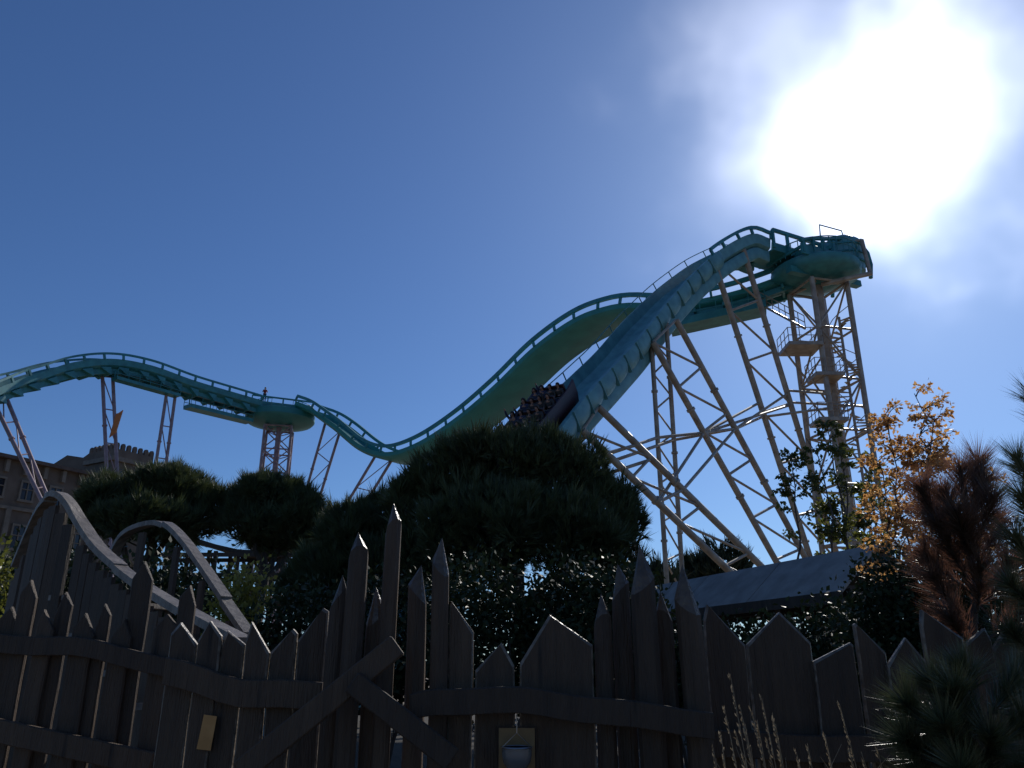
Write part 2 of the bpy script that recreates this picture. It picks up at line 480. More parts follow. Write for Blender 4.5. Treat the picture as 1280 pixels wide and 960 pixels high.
def spray_tree(name, label, cat, base, stems, size, mt, seed, nbr=26, blen=(0.5, 1.1), rise=0.25, start=0.3, stem_r=0.04, nl=9, droop=0.2):
    '''slender stems carrying level sprays of twigs with small leaves along them'''
    rng = np.random.default_rng(seed); base = V(base)
    t = thing(name, label, cat, base); P = []; D = []
    for (a, b) in stems:
        sp_ = limb(MB(), a, b, stem_r, stem_r * 0.2, rng, 0.03, 14)
        MB().tube(sp_, stem_r, 7, stem_r * 0.2).build('stem', M['stem'], t, smooth=True)
        for k in range(nbr):
            u = start + (1 - start) * rng.random() ** 0.85
            q = sp_[0].lerp(sp_[-1], u)
            i = min(13, int(u * 14)); q = sp_[i].lerp(sp_[i + 1], u * 14 - i)
            az = rng.random() * 2 * math.pi; l = (blen[0] + (blen[1] - blen[0]) * rng.random()) * (1.15 - 0.75 * (u - start) / (1 - start))
            d = V((math.cos(az), math.sin(az), rise * (0.4 + 1.2 * rng.random()))).normalized()
            mb = MB(); tw = [q + d * l * x + V((0, 0, 0.12 * l * math.sin(math.pi * x))) for x in (0, 0.25, 0.5, 0.75, 1)]
            mb.tube(tw, 0.012, 5, 0.003)
            for x in np.linspace(0.3, 1.0, max(4, int(l / 0.11))):
                c = q + d * l * float(x) + V((0, 0, 0.12 * l * math.sin(math.pi * float(x))))
                for s in (-1, 1):
                    if rng.random() < 0.22: continue
                    sd = d.cross(UPV) * s; e = (d * 0.6 + sd * (0.5 + 0.5 * rng.random()) + V((0, 0, 0.35 * rng.normal()))).normalized()
                    L_ = 0.10 + 0.22 * rng.random() * (1.2 - float(x))
                    mb.tube([c, c + e * L_], 0.004, 4, 0.0015)
                    for _ in range(nl):
                        P.append(tuple(c + e * L_ * (0.2 + 0.9 * rng.random()) + V(rng.normal(size=3)) * 0.025)); dd = e + V(rng.normal(size=3)) * 0.7 - V((0, 0, droop)); D.append(tuple(dd))
            mb.build('branch', M['stem'], t)
    P = np.array(P); D = np.array(D)
    np_mesh('foliage', scatter(LEAF, P, D, size * (0.6 + 0.8 * rng.random(len(P))), rng), 4, M[mt], t)
    return t


UPV = V((0, 0, 1))
#@PART2
# ------------------------------------------------------------------ flume ride: helpers
CAM = V((0, 0, EYE))
UP = V((0, 0, 1))


def leg_line(top, px2, Yg):
    """ground foot of a straight leg whose top is known, that passes the direction px2, at depth Yg"""
    n = (top - CAM).cross(ray(*px2))
    X = -(n.y * Yg + n.z * (-EYE)) / n.x
    return V((X, Yg, 0))


def on_leg(leg, ypx):
    a, b = leg; lo, hi = 0.0, 1.0
    for _ in range(40):
        m = (lo + hi) / 2
        if pix(a.lerp(b, m))[1] < ypx: lo = m
        else: hi = m
    return a.lerp(b, (lo + hi) / 2)


def support(name, label, A, B, nb, r, rr, mt, group=None, flip=False, tstart=0.0, cat='support'):
    """two legs with rungs and diagonals; A, B = (top, foot)"""
    t = thing(name, label, cat, (A[1] + B[1]) / 2, group)
    for (a, b) in (A, B):
        lm = MB().tube([a, b - V((0, 0, 0.1))], r, 10); dr = (b - a).normalized()
        for i in range(1, nb, 2):
            c_ = a.lerp(b, tstart + (1 - tstart) * (i + 0.5) / (nb + 0.35))
            lm.tube([c_ - dr * 0.06, c_ + dr * 0.06], r * 1.4, 10)
        lm.build('leg', M[mt], t, smooth=True)
        MB().box(b + V((0, 0, 0.05)), (0.35, 0.35, 0.12)).build('base_plate', M['dark_steel'], t)
    prev = None
    for i in range(nb + 1):
        u = tstart + (1 - tstart) * i / (nb + 0.35)
        p, q = A[0].lerp(A[1], u), B[0].lerp(B[1], u)
        MB().tube([p, q], rr, 7).build('rung', M[mt], t, smooth=True)
        if prev:
            a, b = (prev[0], q) if not flip else (prev[1], p)
            MB().tube([a, b], rr * 0.9, 7).build('diagonal', M[mt], t, smooth=True)
        prev = (p, q)
    return t


def guard(fr, a, n, every, r_rail, r_post, base_n, parent, mt, box=True, name='guard_rail'):
    mb = MB()
    if box:
        mb.sweep(fr, [(a - r_rail, n - r_rail * 1.2), (a + r_rail, n - r_rail * 1.2), (a + r_rail, n + r_rail * 1.2), (a - r_rail, n + r_rail * 1.2)])
    else:
        mb.tube(offs(fr, a, n), r_rail, 6)
    d = 0
    last = None
    for f in fr:
        if last is not None: d += (f[0] - last).length
        if last is None or d >= every:
            p, t, sd, nn = f
            mb.bar(p + sd * a + nn * base_n, p + sd * a + nn * n, r_post * 2, r_post * 2, up=t)
            d = 0
        last = f[0]
    return mb.build(name, M[mt], parent)


# ------------------------------------------------------------------ main chute
lowpts = [V((-7.2, 18.9, 0.95)), V((-5.6, 21.2, 1.25)), V((-3.9, 23.8, 2.3)), V((-2.2, 26.4, 4.3)), V((-0.6, 28.9, 6.8)), V((0.75, 31.0, 9.1))]
cpx = [(700, 533, 33), (735, 490, 35.2), (770, 453, 37.4), (800, 420, 39.4), (835, 376, 42.0), (870, 338, 44.4), (905, 309, 46.4), (940, 292, 48), (962, 289, 48.8)]
cp = lowpts + [at(*a) for a in cpx]
cp[-1].z = 29.6
cpts = spline(cp, 0.4)
CF = frames(cpts)
W = 2.6
# station by pixel row
def station(fr, px, py): return min(range(len(fr)), key=lambda i: (pix(fr[i][0])[0] - px) ** 2 + (pix(fr[i][0])[1] - py) ** 2)


chute = thing('water_chute', 'steep teal water chute with panelled side dropping from the tall right tower', 'water chute', (cpts[0].x, cpts[0].y, 0))
MB().sweep(CF, [(0, 0), (-0.08, 0), (-0.16, -0.62), (-0.4, -0.8), (-W + 0.4, -0.8), (-W + 0.16, -0.62), (-W + 0.08, 0), (-W, 0), (-W + 0.06, -0.7), (-W + 0.35, -0.9), (-0.35, -0.9), (-0.06, -0.7)]).build('trough', M['teal_pale'], chute, smooth=True)
for (a, b) in ((-0.25, -0.85), (-W + 0.85, -W + 0.25)):
    MB().sweep(CF, [(a, -0.92), (a + 0.06, -1.0), (a + 0.06, -1.62), (a, -1.72), (b, -1.72), (b - 0.06, -1.62), (b - 0.06, -1.0), (b, -0.92)]).build('girder', M['teal_pale'], chute, smooth=True)
i0, i1 = station(CF, 655, 590), station(CF, 905, 309)
seg = 4
k = i0
while k + seg < i1:
    mb = MB(); fr = CF[k:k + seg + 1]; vs = []; prof0 = [(0.0, 0.04), (0.14, 0.01), (0.22, -0.2), (0.24, -0.48), (0.2, -0.66), (0.1, -0.88), (-0.05, -1.02), (-0.12, -1.0), (-0.05, -0.6), (-0.02, -0.1)]
    m = 8
    ff = []
    for j in range(m + 1):
        u = j / m; x = u * seg * 0.985; a = int(min(seg - 1, x)); fx = x - a
        p0, p1 = fr[a], fr[a + 1]
        p = p0[0].lerp(p1[0], fx)
        bulge = max(0.0, math.sin(math.pi * u)) ** 0.45
        for (s_, n_) in prof0:
            vs.append(p + p0[2] * (0.02 + s_ * (0.45 + 0.55 * bulge)) + p0[3] * (n_ if n_ > -0.5 else n_ * (0.78 + 0.22 * bulge)))
    q = len(prof0); fs = []
    for i in range(m):
        for j in range(q): fs.append((i * q + j, i * q + (j + 1) % q, (i + 1) * q + (j + 1) % q, (i + 1) * q + j))
    fs += [tuple(reversed(range(q))), tuple(range(m * q, m * q + q))]
    mb.add(vs, fs).build('side_panel', M['teal_pale'], chute, smooth=True)
    p, t_, sd, nn = CF[k]
    MB().box(p + sd * 0.1 + nn * -0.48, (0.10, 0.02, 0.5), (sd, t_, nn)).build('panel_flange', M['teal_pale'], chute)
    k += seg
hi = station(CF, 745, 480)
guard(CF[hi:], -W - 0.05, 0.42, 2.0, 0.03, 0.025, -0.05, chute, 'teal', box=False, name='handrail')
guard(CF[i1 - 4:], 0.05, 0.42, 1.6, 0.09, 0.08, -0.05, chute, 'teal', name='guard_rail')
for k in range(i0, len(CF) - 1, 7):
    p, t_, sd, nn = CF[k]
    MB().bar(p + sd * -0.7 + nn * -1.35, p + sd * (-W + 0.7) + nn * -1.35, 0.16, 0.3, up=nn).build('cross_beam', M['teal'], chute)

# ------------------------------------------------------------------ people
def skin_mesh(name, pts, edges, rad, sub=1):
    me = bpy.data.meshes.new(name); me.from_pydata(pts, edges, [])
    o = bpy.data.objects.new(name, me); COL.objects.link(o)
    o.modifiers.new('skin', 'SKIN'); sk = me.skin_vertices[0].data
    for i, r in enumerate(rad): sk[i].radius = (r, r) if not isinstance(r, tuple) else r
    sk[0].use_root = True
    s = o.modifiers.new('sub', 'SUBSURF'); s.levels = sub; s.render_levels = sub
    dg = bpy.context.evaluated_depsgraph_get()
    out = bpy.data.meshes.new_from_object(o.evaluated_get(dg)); out.name = name
    bpy.data.objects.remove(o); bpy.data.meshes.remove(me)
    for p in out.polygons: p.use_smooth = True
    return out


def person_meshes(pose):
    """local: pelvis at the origin, facing -Y"""
    sit = pose.startswith('sit')
    J = {'pelvis': ((0, 0, 0.06), (0.14, 0.11)), 'waist': ((0, 0, 0.24), (0.125, 0.095)), 'chest': ((0, 0, 0.44), (0.15, 0.105)), 'neck': ((0, 0, 0.58), 0.055),
         'jaw': ((0, -0.02, 0.66), 0.068), 'head': ((0, -0.01, 0.74), 0.092), 'crown': ((0, 0.0, 0.81), 0.068), 'nose': ((0, -0.115, 0.725), 0.016)}
    E = [('pelvis', 'waist'), ('waist', 'chest'), ('chest', 'neck'), ('neck', 'jaw'), ('jaw', 'head'), ('head', 'crown'), ('head', 'nose')]
    for s, n in ((-1, 'l'), (1, 'r')):
        up = pose == 'sit_up' or (pose == 'sit_one' and s == 1)
        J['sh' + n] = ((s * 0.18, 0, 0.5), 0.06)
        J['el' + n] = ((s * 0.27, -0.08, 0.74), 0.045) if up else ((s * 0.25, -0.08, 0.24), 0.045)
        J['wr' + n] = ((s * 0.25, -0.16, 0.98), 0.032) if up else (((s * 0.15, -0.33, 0.26), 0.032) if sit else ((s * 0.2, -0.27, 0.3), 0.032))
        J['ha' + n] = ((s * 0.25, -0.18, 1.08), 0.035) if up else (((s * 0.1, -0.40, 0.27), 0.035) if sit else ((s * 0.17, -0.36, 0.32), 0.035))
        J['hi' + n] = ((s * 0.1, 0, 0.0), 0.09)
        J['kn' + n] = ((s * 0.11, -0.44, 0.02), 0.065) if sit else ((s * 0.1, -0.02, -0.42), 0.065)
        J['an' + n] = ((s * 0.11, -0.48, -0.38), 0.045) if sit else ((s * 0.1, 0.02, -0.82), 0.045)
        J['to' + n] = ((s * 0.12, -0.64, -0.43), 0.04) if sit else ((s * 0.12, -0.15, -0.86), 0.04)
        E += [('chest', 'sh' + n), ('sh' + n, 'el' + n), ('el' + n, 'wr' + n), ('wr' + n, 'ha' + n), ('pelvis', 'hi' + n), ('hi' + n, 'kn' + n), ('kn' + n, 'an' + n), ('an' + n, 'to' + n)]

    def sub(names, grow, nm):
        names = [n for n in names]; ix = {n: i for i, n in enumerate(names)}
        rad = []
        for n in names:
            r = J[n][1]; rad.append(tuple(x + grow for x in r) if isinstance(r, tuple) else (r + grow, r + grow))
        return skin_mesh(nm, [J[n][0] for n in names], [(ix[a], ix[b]) for a, b in E if a in ix and b in ix], rad)
    body = sub(list(J), 0, 'person')
    shirt = sub(['pelvis', 'waist', 'chest', 'neck', 'shl', 'shr', 'ell', 'elr', 'wrl', 'wrr'], 0.018, 'jacket')
    trou = sub(['pelvis', 'hil', 'hir', 'knl', 'knr', 'anl', 'anr'], 0.014, 'trousers')
    hb = bmesh.new(); bmesh.ops.create_uvsphere(hb, u_segments=14, v_segments=10, radius=1)
    for v in hb.verts:
        c = v.co.copy()
        v.co = V((c.x * 0.105, c.y * 0.118 + 0.018, c.z * 0.115 + 0.765))
        if c.y < -0.25 and c.z < 0.35: v.co.y = -0.03 + v.co.y * 0.2
        if c.z < -0.3: v.co.y += 0.03; v.co.z -= 0.03
    hair = bpy.data.meshes.new('hair'); hb.to_mesh(hair); hb.free()
    for p in hair.polygons: p.use_smooth = True
    return body, shirt, trou, hair


PM = {}


def person(pose, label, shirt, mw, group=None, trous='jeans'):
    if pose not in PM:
        PM[pose] = person_meshes(pose)
        PM[pose][0].materials.append(M['skin']); PM[pose][2].materials.append(M[trous]); PM[pose][3].materials.append(M['hair'])
    key = (pose, shirt)
    if key not in PM:
        c = PM[pose][1].copy(); c.materials.append(M[shirt]); PM[key] = c
    o = bpy.data.objects.new('person', PM[pose][0]); COL.objects.link(o); tag(o, label, 'person', group)
    for nm, me in (('jacket', PM[key]), ('trousers', PM[pose][2]), ('hair', PM[pose][3])):
        c = bpy.data.objects.new(nm, me); COL.objects.link(c); c.parent = o
    o.matrix_world = mw
    return o


# ------------------------------------------------------------------ boat on the chute
def frame_mat(f, a, n):
    p, t, sd, nn = f; o = p + sd * a + nn * n
    m = Matrix.Identity(4)
    for i, ax in enumerate((sd, t, nn)):
        for j in range(3): m[j][i] = ax[j]
    m.translation = o
    return m


bi = station(CF, 735, 490)
acc = 0
while acc < 3.35: acc += (CF[bi][0] - CF[bi - 1][0]).length; bi -= 1
BM = frame_mat(CF[bi], -W / 2, -0.78)


def make_boat(mw, label, length_back=3.3):
    b = thing('flume_boat', label, 'boat')
    ys = [-3.5, -3.3, -2.8, -2.2, -1.2, 0, 1.2, 2.4, 3.1, 3.3]
    hw = [0.30, 0.62, 0.90, 1.02, 1.05, 1.05, 1.05, 1.05, 1.02, 0.95]
    zt = [0.95, 1.15, 1.3, 1.42, 1.5, 1.5, 1.5, 1.52, 1.6, 1.6]
    zb = [0.72, 0.5, 0.28, 0.16, 0.12, 0.12, 0.12, 0.12, 0.14, 0.2]
    vs = []
    for y, h, a, z in zip(ys, hw, zt, zb):
        vs += [(h, y, a), (h * 0.98, y, (a + z) / 2), (h * 0.8, y, z), (-h * 0.8, y, z), (-h * 0.98, y, (a + z) / 2), (-h, y, a), (-h * 0.9, y, a), (-h * 0.72, y, z + 0.1), (h * 0.72, y, z + 0.1), (h * 0.9, y, a)]
    q = 10; fs = []
    for i in range(len(ys) - 1):
        for j in range(q): fs.append((i * q + j, i * q + (j + 1) % q, (i + 1) * q + (j + 1) % q, (i + 1) * q + j))
    fs += [tuple(reversed(range(q))), tuple(range((len(ys) - 1) * q, len(ys) * q))]
    MB().add(vs, fs).build('hull', M['maroon'], b, smooth=True)
    MB().add([(x, y, z) for y, x, z in ((-3.3, 0.6, 1.17), (-3.3, -0.6, 1.17), (-2.35, -0.98, 1.42), (-2.35, 0.98, 1.42), (-3.3, 0.55, 1.05), (-3.3, -0.55, 1.05), (-2.35, -0.9, 1.02), (-2.35, 0.9, 1.02))],
             [(0, 1, 2, 3), (7, 6, 5, 4), (0, 4, 5, 1), (1, 5, 6, 2), (2, 6, 7, 3), (3, 7, 4, 0)]).build('foredeck', M['maroon'], b)
    for r in range(4):
        y = -1.55 + r * 1.22
        sb = MB().box((0, y, 0.62), (0.86, 0.24, 0.44)).build('seat', M['black'], b, bevel=0.03)
        MB().box((0, y + 0.32, 1.28), (0.86, 0.07, 0.5)).build('backrest', M['maroon'], b, bevel=0.03)
        MB().tube([(-0.9, y - 0.36, 1.2), (-0.85, y - 0.38, 1.42), (0.85, y - 0.38, 1.42), (0.9, y - 0.36, 1.2)], 0.03, 8).build('lap_bar', M['dark_steel'], b, smooth=True)
    b.matrix_world = mw
    return b


make_boat(BM, 'dark maroon boat full of riders plunging down the panelled teal chute')
rng0 = random.Random(4)
rows = ['front', 'second', 'third', 'rearmost']
seats = ['far end', 'second from far', 'third from far', 'beside panelled wall']
shirts = ['navy', 'charcoal', 'black', 'charcoal', 'navy', 'black', 'charcoal', 'navy']
poses = {(3, 0): 'sit_one', (1, 0): 'sit_up', (2, 2): 'sit_one', (0, 1): 'sit_up'}
for r in range(4):
    for c in range(4):
        x = -0.63 + c * 0.42; y = -1.55 + r * 1.22
        mw = BM @ Matrix.Translation((x, y + 0.02, 1.16)) @ Matrix.Rotation(R(-14), 4, 'X') @ Matrix.Rotation(R(rng0.uniform(-8, 8)), 4, 'Z') @ Matrix.Scale(rng0.uniform(0.92, 1.02), 4)
        sh = shirts[(r * 4 + c * 3) % 8]; po = poses.get((r, c), 'sit')
        extra = ' with both arms up' if po == 'sit_up' else (' with one arm raised' if po == 'sit_one' else '')
        person(po, 'rider%s, %s row of the maroon boat, %s' % (extra, rows[r], seats[c]), sh, mw, 'riders in the maroon boat')

# ------------------------------------------------------------------ teal flume channel: dip between the two towers
T1C = at(350, 526, 87); T1C.z = 27.9
T2C = at(1020, 347, 51); T2C.z = 27.75
rp = [at(*a) for a in [(384, 508, 86.5), (405, 516, 85.5), (430, 533, 84), (465, 560, 82), (500, 570, 79.5), (540, 559, 76), (590, 528, 72), (640, 487, 68), (690, 440, 64), (740, 406, 60.5), (785, 391, 57.5), (830, 389, 55.6), (880, 381, 54.4), (930, 369, 53.3), (985, 350, 52.2)]]
RF = frames(spline(rp, 0.6))


def flume(name, label, fr, WD, wend=None, wfrom=0, *, guard_from=0, wall=0.55, rail_n=0.62, post=2.2, far_rail=True, mt='teal_grp', brackets=None, bw=0.13):
    t = thing(name, label, 'ride track', (fr[len(fr) // 2][0].x, fr[len(fr) // 2][0].y, 0))
    n_ = len(fr); k_ = 12; vs = []; hs_ = []
    for i, (p, t_, sd, nn) in enumerate(fr):
        h = WD / 2
        if wend:
            u = min(1, max(0, (i - wfrom) / 6.0)); h = (WD + (wend - WD) * u * u * (3 - 2 * u)) / 2
        hs_.append(h)
        for a_, b_ in [(h, 0), (h - 0.06, 0), (h - 0.14, -wall + 0.2), (h - 0.4, -wall), (-h + 0.4, -wall), (-h + 0.14, -wall + 0.2), (-h + 0.06, 0), (-h, 0), (-h + 0.04, -wall + 0.15), (-h + 0.35, -wall - 0.1), (h - 0.35, -wall - 0.1), (h - 0.04, -wall + 0.15)]:
            vs.append(p + sd * a_ + nn * b_)
    fs = [(i * k_ + j, i * k_ + (j + 1) % k_, (i + 1) * k_ + (j + 1) % k_, (i + 1) * k_ + j) for i in range(n_ - 1) for j in range(k_)]
    fs += [tuple(reversed(range(k_))), tuple(range((n_ - 1) * k_, n_ * k_))]
    MB().add(vs, fs).build('trough', M[mt], t, smooth=True)
    for s in ((1, -1) if far_rail else (1,)):
        f2_ = [(p + sd * (s * (h + 0.02)), t_, sd, nn) for (p, t_, sd, nn), h in zip(fr, hs_)]
        guard(f2_, 0, rail_n, post, bw, 0.09, -0.05, t, 'teal')
    return t


dip = flume('flume_track', 'long teal channel dipping between the two turntable towers with a bright green underside', RF, 4.2, 2.3, station(RF, 800, 390))
# bearers under the upper level stretch
u0 = station(RF, 840, 387)
for k in range(u0, len(RF) - 1, 3):
    p, t_, sd, nn = RF[k]
    MB().bar(p + sd * 1.35 + nn * -0.85, p - sd * 1.35 + nn * -0.85, 0.16, 0.3, up=nn).build('cross_beam', M['teal'], dip)
for a in (-0.8, 0.8):
    MB().sweep(RF[u0:], [(a - 0.13, -0.68), (a + 0.13, -0.68), (a + 0.13, -1.1), (a - 0.13, -1.1)]).build('girder', M['teal'], dip)

lp = [at(*a) for a in [(318, 503, 84.2), (290, 495, 82), (235, 479, 78), (180, 460, 74), (130, 452, 71), (80, 456, 68), (40, 467, 65.5), (0, 479, 63), (-60, 504, 59), (-160, 560, 53)]]
LF = frames(spline(lp, 0.6))
lift = flume('flume_track', 'teal lift track arching over the left side with ribbed underside', LF, 2.6, wall=0.75, rail_n=0.5, post=1.7, mt='teal', bw=0.08)
for k in range(2, len(LF) - 1, 3):
    p, t_, sd, nn = LF[k]
    MB().add([p + sd * x + t_ * y + nn * z for x in (-1.2, 1.2) for y, z in ((0, -0.78), (1.0, -0.78), (0.1, -1.5), (0.0, -1.5))],
             [(0, 1, 2, 3), (7, 6, 5, 4), (0, 4, 5, 1), (1, 5, 6, 2), (2, 6, 7, 3), (3, 7, 4, 0)]).build('rib', M['teal'], lift)
for a in (-0.7, 0.7):
    MB().sweep(LF, [(a - 0.14, -0.82), (a + 0.14, -0.82), (a + 0.14, -1.35), (a - 0.14, -1.35)]).build('girder', M['teal'], lift)


def walkway(name, label, a, b, wd, th, rail_h, mt='teal', cat='walkway', side=1, hang=None):
    a, b = V(a), V(b)
    t = thing(name, label, cat, (a + b) / 2)
    sd = (b - a).cross(UP).normalized()
    MB().bar(a, b, wd, th).build('deck', M[mt], t)
    for s in (-1, 1):
        o = sd * (s * wd * 0.48); mb = MB()
        for h in (rail_h, rail_h * 0.5): mb.tube([a + o + UP * h, b + o + UP * h], 0.035, 6)
        n = max(2, int((b - a).length / 1.1))
        for i in range(n + 1):
            p = a.lerp(b, i / n) + o; mb.tube([p, p + UP * rail_h], 0.03, 6)
        mb.build('railing', M[mt], t)
    if hang:
        for (p, q) in hang: MB().tube([p, q], 0.06, 6).build('hanger', M[mt], t)
    return t


p = station(RF, 845, 388); q = station(RF, 955, 362)
PA, PB = at(838, 411, 54.6), at(957, 385, 52.6)
walkway('service_walkway', 'green service walkway slung under the upper channel beside the right tower', PA, PB, 1.9, 0.55, 1.1,
        hang=[(PA.lerp(PB, u), PA.lerp(PB, u) + V((0.5, 0.8, 1.25))) for u in (0.1, 0.35, 0.6, 0.85)])
GA, GB = at(955, 383, 52.4), at(1003, 409, 50.4)
walkway('gangway', 'sloping steel gangway with railing down to the stair tower platform', GA, GB, 0.9, 0.16, 1.0, 'steel', 'gangway')
walkway('service_walkway', 'short teal walkway beam under the crest of the left lift track', at(143, 473, 71), at(222, 495, 76.5), 1.0, 0.3, 0.9,
        hang=[(at(143, 473, 71), at(143, 473, 71) + V((0, 0, 0.8))), (at(222, 495, 76.5), at(222, 495, 76.5) + V((0, 0, 0.9)))])
HA, HB = at(234, 508, 78), at(312, 527, 84)
walkway('service_walkway', 'teal walkway with railing hanging in front of the round left platform', HA, HB, 1.4, 0.4, 1.2,
        hang=[(HA.lerp(HB, u), HA.lerp(HB, u) + V((-0.3, 0.4, 1.9))) for u in (0.03, 0.35, 0.7, 0.97)])


# ------------------------------------------------------------------ turntable towers
def tower(name, label, C, rad, half, rot, mt, disc_mt, bay, column_r, leg_r, cross, rim):
    t = thing(name, label, 'tower', (C.x, C.y, 0))
    MB().lathe(C, [(column_r * 1.6, -0.75), (rad * 0.55, -0.62), (rad * 0.93, -0.28), (rad, 0.0), (rad, rim), (rad * 0.97, rim + 0.08), (rad * 0.9, rim - 0.1)], 48).build('turntable_disc', M[disc_mt], t, smooth=True)
    MB().tube([(C.x, C.y, -0.1), (C.x, C.y, C.z - 0.7)], column_r, 16).build('column', M[mt], t, smooth=True)
    cs = []
    for i in range(4):
        a = rot + math.pi / 4 + i * math.pi / 2
        cs.append(V((C.x + half * 1.414 * math.cos(a), C.y + half * 1.414 * math.sin(a), 0)))
    zt = C.z - 0.9
    for c in cs:
        MB().tube([c - V((0, 0, 0.1)), c + V((0, 0, zt))], leg_r, 10).build('leg', M[mt], t, smooth=True)
        MB().bar(c + V((0, 0, zt)), V((C.x, C.y, C.z - 0.62)).lerp(c + V((0, 0, C.z - 0.62)), 0.4), leg_r * 1.2, leg_r * 1.4).build('outrigger', M[mt], t)
    nb = int(zt / bay)
    for b in range(nb + 1):
        z = zt - b * bay
        for i in range(4):
            p, q = cs[i] + V((0, 0, z)), cs[(i + 1) % 4] + V((0, 0, z))
            MB().tube([p, q], 0.085, 7).build('ring_beam', M[mt], t, smooth=True)
            if b < nb:
                dz = V((0, 0, bay))
                m = (p + q) / 2
                a1, a2 = (p, q - dz) if (b + i) % 2 else (q, p - dz)
                MB().tube([a1, a2], 0.07, 7).build('diagonal', M[mt], t, smooth=True)
                if cross: MB().tube([p if a1 is q else q, (q if a1 is q else p) - dz], 0.06, 7).build('diagonal', M[mt], t, smooth=True)
                if b < 4: MB().tube([cs[i] + V((0, 0, z)), V((C.x, C.y, z - 0.9))], 0.05, 6).build('strut', M[mt], t, smooth=True)
    return t, cs


t1, cs1 = tower('turntable_tower', 'slender lattice tower carrying the round teal turntable at left', T1C, 3.85, 1.45, R(12), 'hazed', 'teal_grp', 2.7, 0.3, 0.14, True, 0.62)
mb = MB()
for i in range(40):
    a0, a1 = 2 * math.pi * i / 40, 2 * math.pi * (i + 1) / 40
    P0, P1 = T1C + V((3.7 * math.cos(a0), 3.7 * math.sin(a0), 1.55)), T1C + V((3.7 * math.cos(a1), 3.7 * math.sin(a1), 1.55))
    mb.tube([P0, P1], 0.04, 5)
    if i % 2 == 0: mb.tube([P0, P0 - V((0, 0, 0.95))], 0.03, 5)
mb.build('railing', M['teal'], t1)
hd = (rp[0] - lp[0]); hd.z = 0; hd.normalize(); sdv = hd.cross(UP)
fr = [(T1C + hd * d + UP * 1.75, hd, sdv, UP) for d in (-3.4, -1.7, 0, 1.7, 3.3)]
MB().sweep(fr, [(1.3, 0), (1.2, 0), (1.1, -0.6), (-1.1, -0.6), (-1.2, 0), (-1.3, 0), (-1.25, -0.75), (1.25, -0.75)]).build('channel', M['teal'], t1)
guard(fr, 1.35, 0.55, 1.5, 0.07, 0.06, -0.6, t1, 'teal'); guard(fr, -1.35, 0.55, 1.5, 0.07, 0.06, -0.6, t1, 'teal')
MB().box(T1C + V((0, 0, 0.82)), (1.5, 1.5, 0.2)).build('channel_base', M['dark_steel'], t1)
MB().box(T1C + hd * 2.6 + V((0, 0, 2.3)) - sdv * 1.5, (0.9, 0.5, 0.35), (hd, sdv, UP)).build('drive_housing', M['teal'], t1, bevel=0.08)
MB().lathe((T1C.x, T1C.y, T1C.z - 9.6), [(0.45, 0), (0.95, 0.02), (0.95, 0.5), (0.45, 0.52)], 20).build('column_collar', M['steel'], t1)
person('stand', 'person in a red top standing at the rail of the round left turntable', 'red', Matrix.Translation(at(331, 493, 85.2)) @ Matrix.Rotation(R(20), 4, 'Z'), None, 'jeans')

t2, cs2 = tower('turntable_tower', 'tall cream lattice stair tower carrying the high right turntable', T2C, 3.05, 1.38, R(14), 'steel', 'teal', 3.6, 0.36, 0.18, False, 0.4)
# channel and machinery on the disc
hp, ht, hs, hn = CF[-1]
hdir = V((ht.x, ht.y, 0)).normalized(); hsd = hdir.cross(UP)
org = hp + hs * (-W / 2); org.z = hp.z
fr = [(org + hdir * d, hdir, hsd, UP) for d in (0.15, 1.5, 3.0, 4.5, 5.8, 7.2)]
MB().sweep(fr, [(1.3, -0.2), (1.2, -0.2), (1.1, -0.7), (-1.1, -0.7), (-1.2, -0.2), (-1.3, -0.2), (-1.3, -0.8), (1.3, -0.8)]).build('channel', M['teal'], t2)
guard(fr, 1.4, 0.7, 1.2, 0.1, 0.09, -0.7, t2, 'teal'); guard(fr, -1.4, 0.7, 1.2, 0.1, 0.09, -0.7, t2, 'teal')
cam_side = hsd if hsd.y < 0 else -hsd
tz_ = T2C + UP * 0.45
MB().box((T2C.x, T2C.y, T2C.z + 0.9), (2.1, 1.7, 0.42), (hdir, hsd, UP)).build('channel_base', M['teal'], t2, bevel=0.05)
dc = tz_ + hdir * 2.0 + cam_side * 0.9
MB().lathe(dc, [(1.0, -0.4), (1.35, -0.2), (1.42, 0.6), (1.42, 1.7), (1.3, 2.2), (0.9, 2.55), (0.4, 2.65)], 28).build('drive_drum', M['teal_pale'], t2, smooth=True)
for z in (0.35, 1.0, 1.65): MB().lathe(dc, [(1.40, z - 0.06), (1.5, z - 0.06), (1.5, z + 0.06), (1.40, z + 0.06)], 28).build('drum_band', M['teal'], t2)
for k, (u, h) in enumerate(((-2.9, 0.9), (-1.9, 1.25), (-0.9, 1.45), (0.1, 1.6))):
    MB().bar(tz_ + hdir * u + cam_side * 1.75, tz_ + hdir * u + cam_side * 1.75 + UP * h, 0.2, 0.2, up=hdir).build('frame_post', M['teal'], t2)
    MB().bar(tz_ + hdir * u + cam_side * 1.75 + UP * (h - 0.4), tz_ + hdir * u - cam_side * 1.6 + UP * (h - 0.4), 0.16, 0.2).build('frame_beam', M['teal'], t2)
for s, d0 in ((1, 1.75), (-1, 1.7)):
    MB().tube([tz_ + hdir * u + cam_side * (s * d0) + UP * z for u, z in ((-3.1, 0.85), (-1.9, 1.3), (-0.6, 1.6), (0.8, 2.0), (1.8, 2.35), (2.9, 2.2), (3.6, 1.5), (3.75, 0.6), (3.5, -0.5))], 0.15, 8).build('side_hoop', M['teal'], t2, smooth=True)
